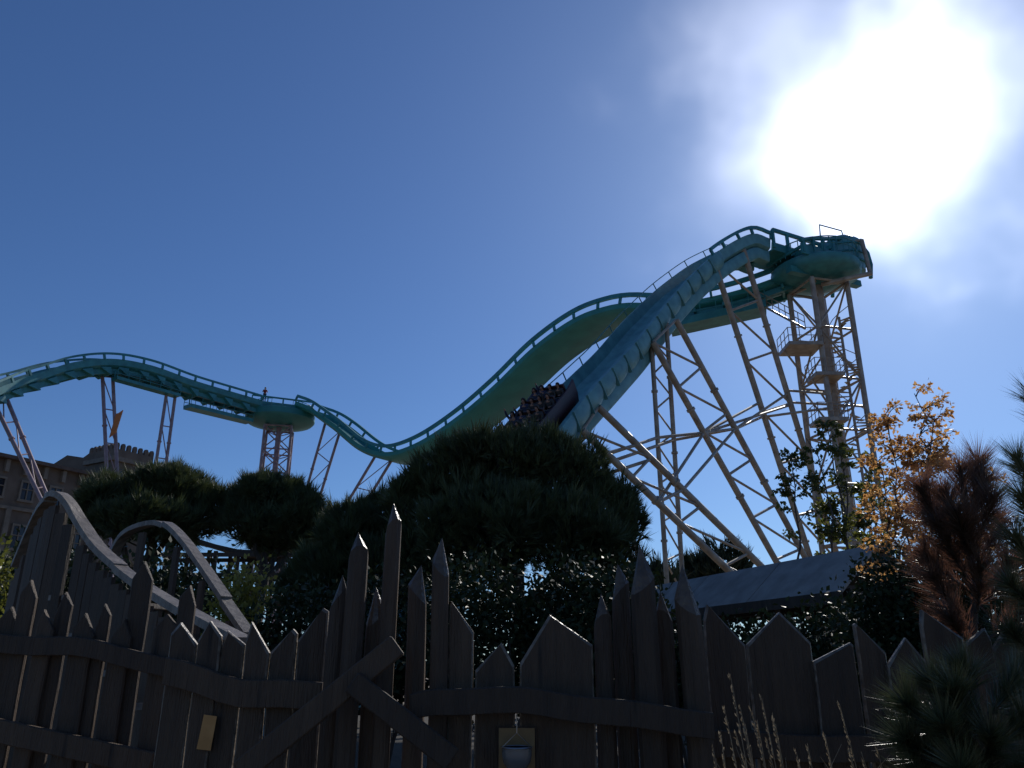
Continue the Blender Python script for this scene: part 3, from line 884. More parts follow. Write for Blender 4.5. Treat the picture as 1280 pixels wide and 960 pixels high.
MB().bar(tz_ + hdir * -3.1 + cam_side * 1.75 + UP * 0.25, tz_ + hdir * 1.2 + cam_side * 1.75 + UP * 0.35, 0.12, 0.75).build('side_plate', M['teal'], t2)
MB().bar(tz_ + hdir * -3.3 + cam_side * 0.6 - UP * 0.9, tz_ + hdir * 3.6 + cam_side * 0.6 - UP * 0.5, 0.5, 0.45).build('deck_beam', M['teal'], t2)
fp = [(-0.9, 1.5), (-0.8, 2.75), (1.4, 2.85), (1.5, 2.3)]
MB().tube([tz_ + hdir * u + cam_side * 1.6 + UP * z for u, z in fp], 0.05, 6).build('top_frame', M['teal'], t2)
mb = MB()
for i in range(36):
    a0, a1 = 2 * math.pi * i / 36, 2 * math.pi * (i + 1) / 36
    P0, P1 = T2C + V((2.95 * math.cos(a0), 2.95 * math.sin(a0), 1.65)), T2C + V((2.95 * math.cos(a1), 2.95 * math.sin(a1), 1.65))
    mb.tube([P0, P1], 0.045, 5); mb.tube([P0 - V((0, 0, .5)), P1 - V((0, 0, .5))], 0.035, 5)
    mb.tube([P0, P0 - V((0, 0, 1.0))], 0.035, 5)
mb.build('railing', M['teal'], t2)
b0, b1, b2 = at(1056, 349, 49.2), at(1088, 342, 49.4), at(1077, 300, 49.6)
MB().tube([b0 + V((-1.2, 1.0, 0.1)), b0, b1], 0.17, 8).build('bracket', M['steel'], t2)
MB().tube([b1 - UP * 0.1, b2], 0.15, 8).build('bracket', M['steel'], t2)
MB().tube([b2, b2 + V((-1.0, 0.8, 0.1))], 0.12, 8).build('bracket', M['steel'], t2)
# spiral stair
sc_ = V((T2C.x + 0.78, T2C.y - 0.95, 0)); rs = 0.82; ang_ = 0.0; z = 1.0
MB().tube([sc_ + V((0, 0, 0)), sc_ + V((0, 0, 24.2))], 0.09, 10).build('stair_post', M['steel'], t2, smooth=True)
mt_ = None; hr = []
while z < 24.0:
    d = V((math.cos(ang_), math.sin(ang_), 0)); e = V((-d.y, d.x, 0))
    if mt_ is None:
        mt_ = MB().add([(0.08, -0.06, 0), (rs, -0.17, 0), (rs, 0.17, 0), (0.08, 0.06, 0), (0.08, -0.06, 0.045), (rs, -0.17, 0.045), (rs, 0.17, 0.045), (0.08, 0.06, 0.045)],
                       [(3, 2, 1, 0), (4, 5, 6, 7), (0, 1, 5, 4), (1, 2, 6, 5), (2, 3, 7, 6), (3, 0, 4, 7)])
        tr0 = mt_.build('tread', M['steel'], None); tr0.parent = t2; tr = tr0
    else:
        tr = tr0.copy(); COL.objects.link(tr); tr.parent = t2
    tr.location = sc_ + V((0, 0, z)) - V((T2C.x, T2C.y, 0)); tr.rotation_euler = (0, 0, ang_)
    hr.append(sc_ + d * rs + V((0, 0, z + 0.95)))
    z += 0.26; ang_ += R(24)
MB().tube(hr, 0.03, 5).build('stair_rail', M['steel'], t2)
for px, py, w_, d_, Yp in ((1001, 436, 1.15, 1.1, 50.0), (1032, 472, 0.95, 0.9, 49.9), (1036, 528, 0.95, 0.9, 49.9)):
    c = at(px, py, Yp)
    pl = MB().box(c, (w_, d_, 0.12)).build('platform', M['steel'], t2)
    mb = MB()
    for (x0, y0, x1, y1) in ((-w_, -d_, w_, -d_), (-w_, d_, -w_, -d_), (w_, -d_, w_, d_)):
        for h in (0.55, 1.1): mb.tube([c + V((x0, y0, h)), c + V((x1, y1, h))], 0.03, 5)
        for i in range(4): mb.tube([c + V((x0, y0, 0)).lerp(V((x1, y1, 0)), i / 3), c + V((x0, y0, 0)).lerp(V((x1, y1, 0)), i / 3) + UP * 1.1], 0.03, 5)
    r_ = mb.build('railing', M['steel'], pl)
    MB().tube([c + V((-w_, 0, -0.1)), c + V((0.3, 0.6, -1.9))], 0.07, 6).build('prop', M['steel'], pl)

# ------------------------------------------------------------------ supports
def LEG(px, py, Y, px2, py2, Yg):
    a = at(px, py, Y); return (a, leg_line(a, (px2, py2), Yg))


L0 = (LEG(722, 549, 34.6, 742, 592, 36.5), LEG(742, 546, 35.4, 760, 593, 37.6))
L1 = (LEG(728, 538, 34.6, 911, 712, 44), LEG(748, 509, 35.8, 950, 705, 45.5))
L2 = (LEG(816, 428, 40.0, 971, 702, 50), LEG(845, 400, 41.6, 1006, 695, 51.5))
L3 = (LEG(892, 326, 46.2, 1009, 685, 53.5), LEG(929, 312, 47.9, 1012, 582, 55))
L4 = (LEG(814, 424, 40.4, 833, 720, 41.5), LEG(833, 404, 41.6, 852, 704, 42.8))
G = 'cream trusses under the steep chute'
support('truss_leg', 'short cream truss leg at the lowest visible end of the chute, behind the round pine', *L0, 5, 0.13, 0.055, 'steel', G)
support('truss_leg', 'most slanted cream truss leg, from the lower chute down to the shed roof', *L1, 6, 0.17, 0.075, 'steel', G)
support('truss_leg', 'cream truss leg slanting from mid chute, second tallest of the slanted ones', *L2, 8, 0.18, 0.08, 'steel', G)
support('truss_leg', 'tallest cream truss leg, slanting from the crest of the chute', *L3, 8, 0.19, 0.085, 'steel', G)
support('truss_leg', 'upright narrow cream truss leg under the middle of the chute', *L4, 9, 0.13, 0.055, 'steel', G)
br = thing('bracing', 'cream horizontal bracing tubes tying the chute trusses to the stair tower', 'bracing', (10, 44, 0))
J = lambda leg, y: on_leg(leg, y)
tA = (cs2[0] + V((0, 0, T2C.z)), cs2[0]); tB = (cs2[3] + V((0, 0, T2C.z)), cs2[3]); tC = (cs2[2] + V((0, 0, T2C.z)), cs2[2])
for a, b in [(J(L0[0], 576), J(L4[0], 547)), (J(L0[1], 580), J(L4[1], 550)), (J(L4[0], 547), J(L2[0], 541)), (J(L4[1], 550), J(L2[1], 536)),
             (J(L2[0], 541), J(L3[0], 503)), (J(L2[1], 536), J(L3[1], 492)), (J(L2[0], 541), J(L3[1], 506)), (J(L2[1], 536), J(L3[0], 520)),
             (J(L2[1], 536), J(L2[0], 541)), (J(L3[1], 488), J(tC, 492)), (J(L3[1], 503), J(tB, 508)), (J(L3[0], 521), J(tC, 510)),
             (J(L1[0], 628), J(L1[1], 612)), (J(L1[0], 628), J(L2[0], 541)), (J(L1[1], 612), J(L2[1], 536)), (J(L0[0], 574), J(L1[1], 556)), (J(L1[1], 574), J(L0[1], 592))]:
    MB().tube([a, b], 0.085, 7).build('bracing_tube', M['steel'], br, smooth=True)

G = 'truss legs of the left track'
support('track_support', 'leaning two-legged mauve truss at the far left edge, in front of the castle', LEG(4, 488, 63.3, 60, 622, 61), LEG(-14, 490, 62.2, 53, 627, 60), 8, 0.17, 0.06, 'hazed', G)
s2 = support('track_support', 'upright mauve truss with an orange plate under the left crest', LEG(128, 470, 71.3, 135, 620, 70.5), LEG(141, 472, 72.2, 147, 600, 72), 8, 0.17, 0.06, 'hazed', G)
support('track_support', 'upright plain mauve truss between the crest and the round platform', LEG(208, 493, 75.8, 193, 592, 75.5), LEG(219, 495, 76.8, 206, 592, 77), 8, 0.16, 0.06, 'hazed', G)
support('track_support', 'mauve truss just right of the round left platform', LEG(408, 524, 84.8, 383, 612, 86), LEG(425, 539, 83.6, 400, 620, 85), 7, 0.15, 0.055, 'hazed', G, flip=True)
support('track_support', 'slanted mauve truss under the lowest point of the dip', LEG(471, 567, 81.3, 427, 640, 83), LEG(491, 573, 79.9, 461, 622, 81), 6, 0.15, 0.055, 'hazed', G, flip=True)
oc = at(146, 530, 71.6)
MB().add([oc + V(x) for x in ((-0.35, -0.3, -1.4), (0.2, -0.3, -0.9), (0.5, -0.3, 1.3), (0.15, -0.3, 1.0), (-0.1, -0.3, 0.9), (-0.35, -0.2, -1.4), (0.2, -0.2, -0.9), (0.5, -0.2, 1.3), (0.15, -0.2, 1.0), (-0.1, -0.2, 0.9))],
         [(0, 1, 2, 3, 4), (9, 8, 7, 6, 5)] + [(i, (i + 1) % 5, 5 + (i + 1) % 5, 5 + i) for i in range(5)]).build('plate', M['orange'], s2)
#@PART3
# ------------------------------------------------------------------ castle at far left
cs = thing('castle', 'brown castle-like building with battlement tower behind the left track', 'castle', (-57, 87, 0))
A0 = V((-51.0, 98.0, 0)); ed = V((-0.5, -0.866, 0)); fn = V((0.866, -0.5, 0))
HW = 23.6; LEN = 34
MB().box(A0 + ed * (LEN / 2) - fn * 5 + UP * (HW / 2), (LEN / 2, 5, HW / 2), (ed, fn, UP)).build('wall', M['stone'], cs)
MB().box(A0 + ed * (LEN / 2) - fn * 4.75 + UP * (HW + 0.2), (LEN / 2 + 0.5, 5.6, 0.2), (ed, fn, UP)).build('eaves', M['roof'], cs)
MB().box(A0 + ed * (LEN / 2) + fn * 0.12 + UP * (HW - 5.3), (LEN / 2, 0.12, 0.18), (ed, fn, UP)).build('string_course', M['trim'], cs)
for i in range(15):
    MB().box(A0 + ed * (1 + i * 2.2) + fn * 0.22 + UP * (HW - 0.75), (0.22, 0.22, 0.7), (ed, fn, UP)).build('corbel', M['trim'], cs)
rb = A0 + ed * (LEN / 2) - fn * 5 + UP * (HW + 0.4)
MB().add([rb + ed * (s * (LEN / 2)) + fn * a + UP * h for s in (-1, 1) for a, h in ((5.3, 0), (-5.3, 0), (0, 0.7))], [(0, 1, 2), (5, 4, 3), (0, 3, 4, 1), (1, 4, 5, 2), (2, 5, 3, 0)]).build('roof', M['roof'], cs)
for (row, hh) in ((HW - 3.2, 1.1), (HW - 8.4, 1.35), (HW - 12.8, 1.35), (HW - 17, 1.35)):
    for i in range(7):
        c = A0 + ed * (2.6 + i * 3.3) + UP * row
        fo = MB()
        for dx, dz, hx, hz in ((-0.75, 0, 0.1, hh), (0.75, 0, 0.1, hh), (0, hh, 0.85, 0.12), (0, -hh, 0.95, 0.14), (0, 0, 0.05, hh - 0.12), (0, 0.2, 0.65, 0.05)):
            fo.box(c + ed * dx + UP * dz + fn * 0.1, (hx, 0.1 + abs(hz) * 0.001, hz), (ed, fn, UP))
        wdw = fo.build('window', M['trim'], cs)
        MB().box(c + fn * 0.03, (0.66, 0.02, hh - 0.12), (ed, fn, UP)).build('pane', M['pane'], wdw)
for i in range(8):
    MB().box(A0 + ed * (0.9 + i * 3.3) + fn * 0.15 + UP * (HW / 2 - 2.7), (0.28, 0.15, HW / 2 - 2.7), (ed, fn, UP)).build('pilaster', M['trim'], cs)
tp = at(153, 563, 101); tz = tp.z - 0.7
TH = 2.75; tcn = V((tp.x, tp.y, 0))
MB().box(tcn + UP * (tz / 2), (TH, TH, tz / 2), (ed, fn, UP)).build('battlement_tower', M['stone'], cs)
MB().box(tcn + UP * (tz - 1.3), (TH + 0.35, TH + 0.35, 0.28), (ed, fn, UP)).build('tower_cornice', M['trim'], cs)
for i in range(7):
    for s in (-1, 1):
        for (e1, e2) in ((ed, fn), (fn, ed)):
            if e1 is fn and i in (0, 6): continue
            c = tcn + e1 * (-TH + 0.26 + i * (2 * TH - 0.52) / 6) + e2 * (s * (TH - 0.2)) + UP * tz
            mb = MB()
            k_ = [(-0.25, 0), (0.25, 0), (0.25, 0.55), (0.14, 0.8), (-0.14, 0.8), (-0.25, 0.55)]
            mb.add([c + e1 * x + UP * z + e2 * y for y in (-0.19, 0.19) for x, z in k_], [(5, 4, 3, 2, 1, 0), (6, 7, 8, 9, 10, 11)] + [(j, (j + 1) % 6, 6 + (j + 1) % 6, 6 + j) for j in range(6)])
            mb.build('merlon', M['stone'], cs)
for k in (-1, 0, 1):
    c = tcn + ed * (k * 1.45) + fn * (TH + 0.04) + UP * (tz - 3.4)
    wdw = MB().tube([c + fn * -0.03 + ed * x + UP * z for x, z in ((-0.5, -1.2), (-0.5, 0.3), (-0.3, 0.72), (0, 0.85), (0.3, 0.72), (0.5, 0.3), (0.5, -1.2))], 0.11, 6).build('arched_window', M['trim'], cs)
    MB().add([c - fn * 0.0 + ed * x + UP * z for x, z in ((-0.45, -1.2), (-0.45, 0.3), (-0.28, 0.66), (0, 0.78), (0.28, 0.66), (0.45, 0.3), (0.45, -1.2))], [tuple(range(7))]).build('pane', M['pane'], wdw)
# gabled block behind the roof
gz = [at(62, 583, 104), at(84, 569, 104), at(104, 572, 104), at(122, 559, 104), at(128, 562, 104)]
vs = [p for p in gz] + [V((p.x, p.y + 6, p.z)) for p in gz]
base_ = [V((p.x, p.y, 20)) for p in (gz[0], gz[-1])] + [V((p.x, p.y + 6, 20)) for p in (gz[0], gz[-1])]
MB().add(vs + base_, [(0, 1, 2, 3, 4, 11, 10), (9, 8, 7, 6, 5, 12, 13), (0, 5, 6, 1), (1, 6, 7, 2), (2, 7, 8, 3), (3, 8, 9, 4), (4, 9, 13, 11), (0, 10, 12, 5), (10, 11, 13, 12)]).build('rear_block', M['stone'], cs)

# ------------------------------------------------------------------ timber trestle seen under the pines
tr_ = thing('timber_trestle', 'dark wooden trestle lattice seen against the sky beneath the left pines', 'trestle', (-13.5, 42, 0))
tx = [-18.5 + i * 1.15 for i in range(11)]
for Yk in (41.0, 43.2):
    for x in tx:
        MB().bar(V((x, Yk, 0)), V((x, Yk, 7.3 + 0.5 * math.sin(x * 0.6))), 0.17, 0.17, up=V((0, 1, 0))).build('post', M['wood'], tr_)
    for z in (2.4, 4.6, 5.9, 6.9):
        MB().bar(V((tx[0], Yk - 0.18, z)), V((tx[-1], Yk - 0.18, z)), 0.1, 0.2).build('ledger', M['wood'], tr_)
    for i in range(0, 10, 1):
        a, b = (4.4, 7.2) if i % 2 else (7.2, 4.4)
        MB().bar(V((tx[i], Yk + 0.15, a)), V((tx[i + 1], Yk + 0.15, b)), 0.09, 0.15).build('brace', M['wood'], tr_)
MB().sweep([(V((x, 42.1, 7.42 + 0.5 * math.sin(x * 0.6))), V((1, 0, 0)), V((0, -1, 0)), UP) for x in tx], [(-1.2, 0), (1.2, 0), (1.2, 0.2), (-1.2, 0.2)]).build('deck', M['wood'], tr_)

# ------------------------------------------------------------------ shed with the long grey roof
sh = thing('shed', 'open shed with a long grey felt gable roof below the truss legs', 'shed', (6.1, 22, 0))
RA, RBp = V((4.59, 26.5, 4.0)), V((7.63, 17.5, 4.0))
e = (RBp - RA).normalized(); mL = V((-e.y, e.x, 0)); mL = mL if mL.x < 0 else -mL
RBp = RBp + e * 0.5
for nm, s in (('roof_slope', 1), ('roof_slope', -1)):
    o_ = mL * (s * 1.12) - UP * 1.0
    nrm = (mL * s * 0.88 + UP * 0.98).normalized()
    mb = MB()
    for k in range(3):
        a, b = RA.lerp(RBp, k / 3 + (0.002 if k else 0)), RA.lerp(RBp, (k + 1) / 3 - 0.002)
        q = [a, b, b + o_, a + o_]
        lift_ = nrm * 0.05
        mb.add(q + [x + lift_ for x in q], [(3, 2, 1, 0), (4, 5, 6, 7), (0, 1, 5, 4), (1, 2, 6, 5), (2, 3, 7, 6), (3, 0, 4, 7)])
    mb.build(nm, M['shed_roof'], sh)
    MB().bar(RA + o_ + mL * s * 0.04 - UP * 0.08, RBp + o_ + mL * s * 0.04 - UP * 0.08, 0.06, 0.24).build('fascia', M['shed_wood'], sh)
for k in range(5):
    c = RA.lerp(RBp, 0.03 + 0.94 * k / 4)
    for s in (1, -1):
        p = c + mL * (s * 0.85); p.z = 0
        MB().bar(p, p + UP * 3.0, 0.16, 0.16, up=e).build('post', M['shed_wood'], sh)
    MB().bar(c + mL * 0.85 - UP * 0.92, c - mL * 0.85 - UP * 0.92, 0.12, 0.2).build('tie_beam', M['shed_wood'], sh)
for s in (1, -1):
    MB().bar(RA + mL * s * 0.85 - UP * 1.0, RBp + mL * s * 0.85 - UP * 1.0, 0.14, 0.2).build('wall_plate', M['shed_wood'], sh)
for z in (0.35, 0.75, 1.15):
    MB().bar(V((*(RA - mL * 0.93).xy, z)), V((*(RBp - mL * 0.93).xy, z)), 0.05, 0.3).build('side_board', M['shed_wood'], sh)

# ------------------------------------------------------------------ arched timber footbridge
fb = thing('footbridge', 'weathered arched wooden footbridge with steps and curved board handrails', 'footbridge', (-3.6, 7.8, 0))
nl = [at(*a) for a in [(22, 705, 9.0), (40, 662, 8.7), (56, 630, 8.35), (71, 617, 8.1), (86, 627, 8.0), (100, 650, 7.9), (122, 682, 7.65), (150, 708, 7.35), (178, 729, 7.05), (215, 752, 6.7), (255, 775, 6.3), (306, 801, 5.9)]]
fl = [at(*a) for a in [(140, 700, 10.6), (147, 680, 10.45), (157, 665, 10.3), (175, 655, 10.1), (198, 651, 9.9), (215, 659, 9.6), (233, 678, 9.3), (250, 701, 9.0), (277, 740, 8.5), (312, 790, 7.9)]]
NF_, FF_ = frames(spline(nl, 0.08)), frames(spline(fl, 0.08))
for fr, nm in ((NF_, 'near'), (FF_, 'far')):
    n = len(fr); cuts = [0, int(n * 0.24), int(n * 0.33), int(n * 0.56), int(n * 0.82), n - 1]
    for a, b in zip(cuts[:-1], cuts[1:]):
        wd = 0.064 if nm == 'near' else 0.058
        lift_ = 0.012 * ((a * 7) % 3)
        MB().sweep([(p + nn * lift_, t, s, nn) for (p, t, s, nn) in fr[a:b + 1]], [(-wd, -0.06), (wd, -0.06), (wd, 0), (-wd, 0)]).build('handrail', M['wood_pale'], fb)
    wrng = random.Random(3)
    for k in range(0, n, 2 if nm == 'near' else 11):
        if nm == 'near' and wrng.random() < 0.1: continue
        p = fr[k][0]; th_ = fr[k][1]; hz_ = V((th_.x, th_.y, 0)).normalized()
        wq = wrng.uniform(0.12, 0.17) if nm == 'near' else 0.11
        MB().bar(V((p.x, p.y, 0)), p - UP * (0.12 + wq * 0.6 * abs(th_.z)), wq, 0.04, up=V((-hz_.y, hz_.x, 0))).build('plank' if nm == 'near' else 'post', M['wood'], fb)
# steps down the right flank
ns = 13
for i in range(ns):
    u = i / (ns - 1)
    a = NF_[int((0.36 + 0.6 * u) * (len(NF_) - 1))][0]; b = FF_[int((0.42 + 0.55 * u) * (len(FF_) - 1))][0]
    z = min(a.z, b.z) - 0.82
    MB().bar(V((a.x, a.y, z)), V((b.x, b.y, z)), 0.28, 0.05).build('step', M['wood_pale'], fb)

# ------------------------------------------------------------------ palisade fences in front
prng = random.Random(11)


def board(parent, L_, Ap, R_, Y, th=0.032, mt='wood', tilt=0.0, name='picket', grow=0.0, edge='glint_edge'):
    """pointed board: left shoulder, apex, right shoulder in picture pixels at depth Y; stands on the ground"""
    P = [at(*L_, Y), at(*Ap, Y), at(*R_, Y)]
    xl, xr = P[0].x, P[2].x
    cx = (xl + xr) / 2
    n = 9; side = []
    Lp = []; Rp = []
    for i in range(n + 1):
        u = i / n
        j = (lambda: prng.uniform(-0.004, 0.004) if 0 < i < n else 0)
        Lp.append(V((xl + tilt * (1 - u) * P[0].z - grow * (1 - u) + j(), Y, P[0].z * u)))
        Rp.append(V((xr + tilt * (1 - u) * P[2].z + grow * (1 - u) + j(), Y, P[2].z * u)))
    ring = Lp + [P[1]] + Rp[::-1]
    k = len(ring); c = 0.008
    cen = V((cx, Y, 1.0))
    def inset(p):
        q = p.copy(); q.x += c if p.x < cx - 0.01 else (-c if p.x > cx + 0.01 else 0)
        if p.z > min(P[0].z, P[2].z) - 0.02: q.z -= c * 1.4
        return q
    vs = [inset(p) for p in ring] + [p + V((0, c, 0)) for p in ring] + [p + V((0, th, 0)) for p in ring]
    fs = [tuple(range(k)), tuple(reversed(range(2 * k, 3 * k)))]
    for i in range(k):
        j = (i + 1) % k
        fs += [(i, k + i, k + j, j), (k + i, 2 * k + i, 2 * k + j, k + j)]
    o = MB().add(vs, fs).build(name, M[mt], parent)
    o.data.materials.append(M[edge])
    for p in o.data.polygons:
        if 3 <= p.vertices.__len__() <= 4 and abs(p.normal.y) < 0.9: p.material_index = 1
    return o


def stake(parent, Ap, xl, xr, ysh, Y, mt='wood', tilt=0.0, depth=0.85, name='stake'):
    """split-log stake with a hewn point"""
    ap = at(*Ap, Y); l = at(xl, ysh, Y); r = at(xr, ysh, Y)
    cx, rx = (l.x + r.x) / 2, (r.x - l.x) / 2
    sh_ = l.z; n = 9; vs = []; rows = 9
    ph = prng.random() * 6
    for i in range(rows + 1):
        u = i / rows; z = sh_ * u
        ox = tilt * (1 - u) * sh_ + 0.004 * math.sin(u * 5 + ph); g = 1.12 - 0.12 * u
        for j in range(n):
            a = 2 * math.pi * (j + 0.5) / n
            jit = 1 + (0.05 * math.sin(ph + j * 2.1 + u * 4) if i < rows else 0)
            zz = z + (0.05 * math.sin(a + ph) if i == rows else 0)
            vs.append(V((cx + ox + rx * g * jit * math.cos(a), Y + rx * depth + rx * depth * g * jit * math.sin(a), zz)))
    vs.append(V((ap.x, Y + rx * depth * 0.9, ap.z)))
    fs = [(i * n + j, i * n + (j + 1) % n, (i + 1) * n + (j + 1) % n, (i + 1) * n + j) for i in range(rows) for j in range(n)]
    top = rows * n
    fs += [(top + j, top + (j + 1) % n, len(vs) - 1) for j in range(n)] + [tuple(reversed(range(n)))]
    o = MB().add(vs, fs).build(name, M[mt], parent)
    o.data.materials.append(M['hewn_glint'])
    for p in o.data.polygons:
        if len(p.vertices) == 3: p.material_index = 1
    return o


def rail(parent, px, Y, h, th, mt='wood', name='rail'):
    pts = spline([at(x, y, Y) for x, y in px], 0.12)
    fr = [(p + UP * (0.006 * math.sin(i * 1.3)), V((1, 0, 0)), V((0, 1, 0)), UP) for i, p in enumerate(pts)]
    return MB().sweep(fr, [(0, -h), (0.004, -h - 0.004), (th, -h - 0.004), (th, h), (0.006, h), (0, h - 0.006)]).build(name, M[mt], parent)


def beam(parent, a, b, Y, wd, th, mt='wood', name='brace'):
    A, B = at(*a, Y), at(*b, Y)
    return MB().bar(A, B, th, wd, up=UP).build(name, M[mt], parent, bevel=0.006)


f0 = thing('palisade', 'dark plank palisade at the left edge in front of the footbridge', 'fence', (-2.6, 4.9, 0))
x = -60
tops = {(-60, 20): 762, (20, 60): 742, (60, 120): 752, (120, 150): 738, (150, 172): 762, (172, 200): 712, (200, 232): 772}
while x < 228:
    wd = prng.uniform(20, 34)
    ty = next((v for (a, b), v in tops.items() if a <= x + wd / 2 < b), 750) + prng.uniform(-20, 20)
    k = prng.uniform(0.3, 0.7)
    board(f0, (x, ty + prng.uniform(14, 30)), (x + wd * k, ty), (x + wd - 2, ty + prng.uniform(14, 30)), 4.9 + prng.uniform(-0.03, 0.03), edge='wood')
    x += wd
rail(f0, [(-70, 800), (40, 806), (120, 812), (225, 840)], 4.84, 0.05, 0.045)
beam(f0, (-40, 905), (190, 955), 4.83, 0.12, 0.04)

f1 = thing('picket_fence', 'section of broad slanted-top boards under the footbridge end, left of the tall stakes', 'fence', (-1.5, 4.2, 0))
for Lp, Ap, Rp in [((213, 792), (225, 778), (246, 806)), ((247, 800), (262, 776), (276, 795)), ((277, 806), (284, 788), (306, 806)), ((307, 800), (314, 777), (336, 816)),
                   ((338, 815), (366, 786), (371, 792)), ((372, 800), (404, 760), (410, 764))]:
    board(f1, Lp, Ap, Rp, 4.2 + prng.uniform(-0.015, 0.015))
rail(f1, [(205, 838), (250, 851), (300, 865), (350, 868), (402, 869)], 4.13, 0.062, 0.045)
rail(f1, [(205, 1010), (300, 1016), (402, 1016)], 4.13, 0.05, 0.045)

f2 = thing('picket_fence', 'middle fence section with tall pointed stakes and crossed braces', 'fence', (0.2, 4.0, 0))
for Ap, xl, xr, ys, Y in [((427, 718), 411, 431, 748, 4.05), ((446, 664), 433, 458, 694, 4.0), ((469, 733), 457, 479, 770, 4.08), ((491, 627), 480, 500, 660, 4.02),
                          ((526, 705), 509, 533, 742, 4.07), ((552, 671), 540, 562, 708, 4.0), ((752, 741), 742, 765, 780, 4.06), ((773, 704), 765, 788, 740, 4.1),
                          ((801, 679), 790, 821, 730, 4.0), ((827, 738), 820, 842, 775, 4.08), ((855, 703), 847, 879, 756, 4.0)]:
    stake(f2, Ap, xl, xr, ys, Y, tilt=-0.0 if Ap[0] < 700 else 0.012)
for Lp, Ap, Rp in [((562, 757), (564, 751), (592, 790)), ((594, 838), (627, 803), (643, 832)), ((650, 829), (687, 768), (741, 806))]:
    board(f2, Lp, Ap, Rp, 4.04)
rail(f2, [(512, 884), (545, 878), (590, 875), (650, 876), (700, 881), (760, 890), (830, 898), (893, 906)], 3.9, 0.055, 0.05)
rail(f2, [(400, 1040), (600, 1040), (893, 1044)], 3.9, 0.055, 0.05)
beam(f2, (300, 966), (497, 806), 3.87, 0.105, 0.04)
beam(f2, (440, 852), (566, 950), 3.83, 0.10, 0.035)

f3 = thing('picket_fence', 'right fence section of wide house-shaped boards, stretching to the pines', 'fence', (2.4, 4.4, 0))
for i, (Lp, Ap, Rp) in enumerate([((880, 775), (884, 755), (932, 806)), ((934, 806), (975, 765), (1014, 803)), ((1017, 827), (1064, 803), (1067, 806)), ((1068, 781), (1070, 779), (1108, 816)),
                   ((1110, 832), (1133, 797), (1158, 826)), ((1152, 780), (1153, 762), (1204, 797)), ((1206, 806), (1232, 785), (1240, 800)), ((1242, 812), (1262, 780), (1290, 804)), ((1292, 800), (1320, 770), (1345, 806))]):
    board(f3, Lp, Ap, Rp, 4.4 + (0.02 if i % 2 else -0.01))
rail(f3, [(885, 930), (1000, 934), (1150, 938), (1345, 945)], 4.3, 0.06, 0.045)

nb = thing('notice', 'small tan paper square fixed behind the hanging glass bowl', 'notice', at(646, 935, 4.0))
b0 = at(646, 939, 4.015)
MB().box(b0, (0.083, 0.006, 0.098)).build('paper', M['tan'], nb)
MB().box(b0 + V((0, 0.009, 0)), (0.092, 0.004, 0.106)).build('backing_board', M['wood'], nb)
nb2 = thing('notice', 'lone amber slip standing for a sunlit gap in the left boards under the brace', 'notice', at(258, 915, 4.16))
MB().add([at(258, 915, 4.17) + V(p) for p in ((-0.038, 0, -0.075), (0.03, 0, -0.082), (0.042, 0, 0.07), (-0.022, 0, 0.078))] + [at(258, 915, 4.178) + V(p) for p in ((-0.038, 0, -0.075), (0.03, 0, -0.082), (0.042, 0, 0.07), (-0.022, 0, 0.078))],
         [(0, 1, 2, 3), (7, 6, 5, 4), (0, 4, 5, 1), (1, 5, 6, 2), (2, 6, 7, 3), (3, 7, 4, 0)]).build('glow_patch', M['amber'], nb2)  # amber patch stands for a sunlit gap, no real notice
lampc = at(646, 934, 3.93)
hl = thing('hanging_bowl', 'glass bowl hanging on a wire from the middle rail in front of the tan paper', 'glass bowl', lampc)
MB().lathe(lampc, [(0.066, 0.0), (0.068, -0.03), (0.062, -0.06), (0.045, -0.088), (0.018, -0.103), (0.015, -0.098), (0.041, -0.084), (0.057, -0.057), (0.063, -0.03), (0.061, 0.0)], 28).build('bowl', M['glass'], hl, smooth=True)
MB().tube([lampc + V((0.067 * math.cos(a), 0.067 * math.sin(a), 0)) for a in [i * math.pi / 12 for i in range(25)]], 0.004, 6).build('rim', M['zinc'], hl)
MB().tube([lampc + V((0.066, 0, 0)), lampc + V((0, 0, 0.06)), lampc + V((-0.066, 0, 0))], 0.002, 5).build('bail', M['zinc'], hl)
MB().tube([lampc + V((0, 0, 0.06)), lampc + V((0, 0, 0.19))], 0.002, 5).build('wire', M['zinc'], hl)

# ------------------------------------------------------------------ trees
def bl(px, py, Y, rx, rz, ry=None):
    c = at(px, py, Y); f = Y * CP + (c.z - EYE) * SP
    s = f / F
    return (c.x, c.y, c.z, rx * s, (ry or rx) * s, rz * s)


pine_tree((0.25, 18, 0), [bl(588, 602, 18, 72, 48), bl(690, 606, 18, 76, 50), bl(640, 584, 17.6, 74, 38), bl(540, 642, 18, 50, 46), bl(742, 650, 18, 54, 56), bl(615, 660, 16.6, 80, 50), bl(700, 668, 16.8, 66, 44), bl(640, 620, 19.6, 95, 60), bl(768, 700, 17.6, 30, 44), bl(560, 700, 17.6, 48, 40), bl(532, 688, 18, 40, 46), bl(735, 712, 17.6, 42, 34)],
          30000, 0.25, 'big dark round-crowned pine in the centre, hiding the foot of the chute', 3, 0.24, k=12, wid=0.075, up=0.75, fork=0.5)
G = 'umbrella pines in front of the castle'
pine_tree((-13.6, 30, 0), [bl(150, 632, 30, 46, 26), bl(212, 617, 30, 54, 27), bl(258, 640, 30, 34, 30), bl(190, 655, 29, 66, 24), bl(125, 650, 30.5, 26, 20)],
          15000, 0.30, 'broad umbrella pine in front of the castle', 7, 0.26, group=G, wid=0.08, fork=0.62)
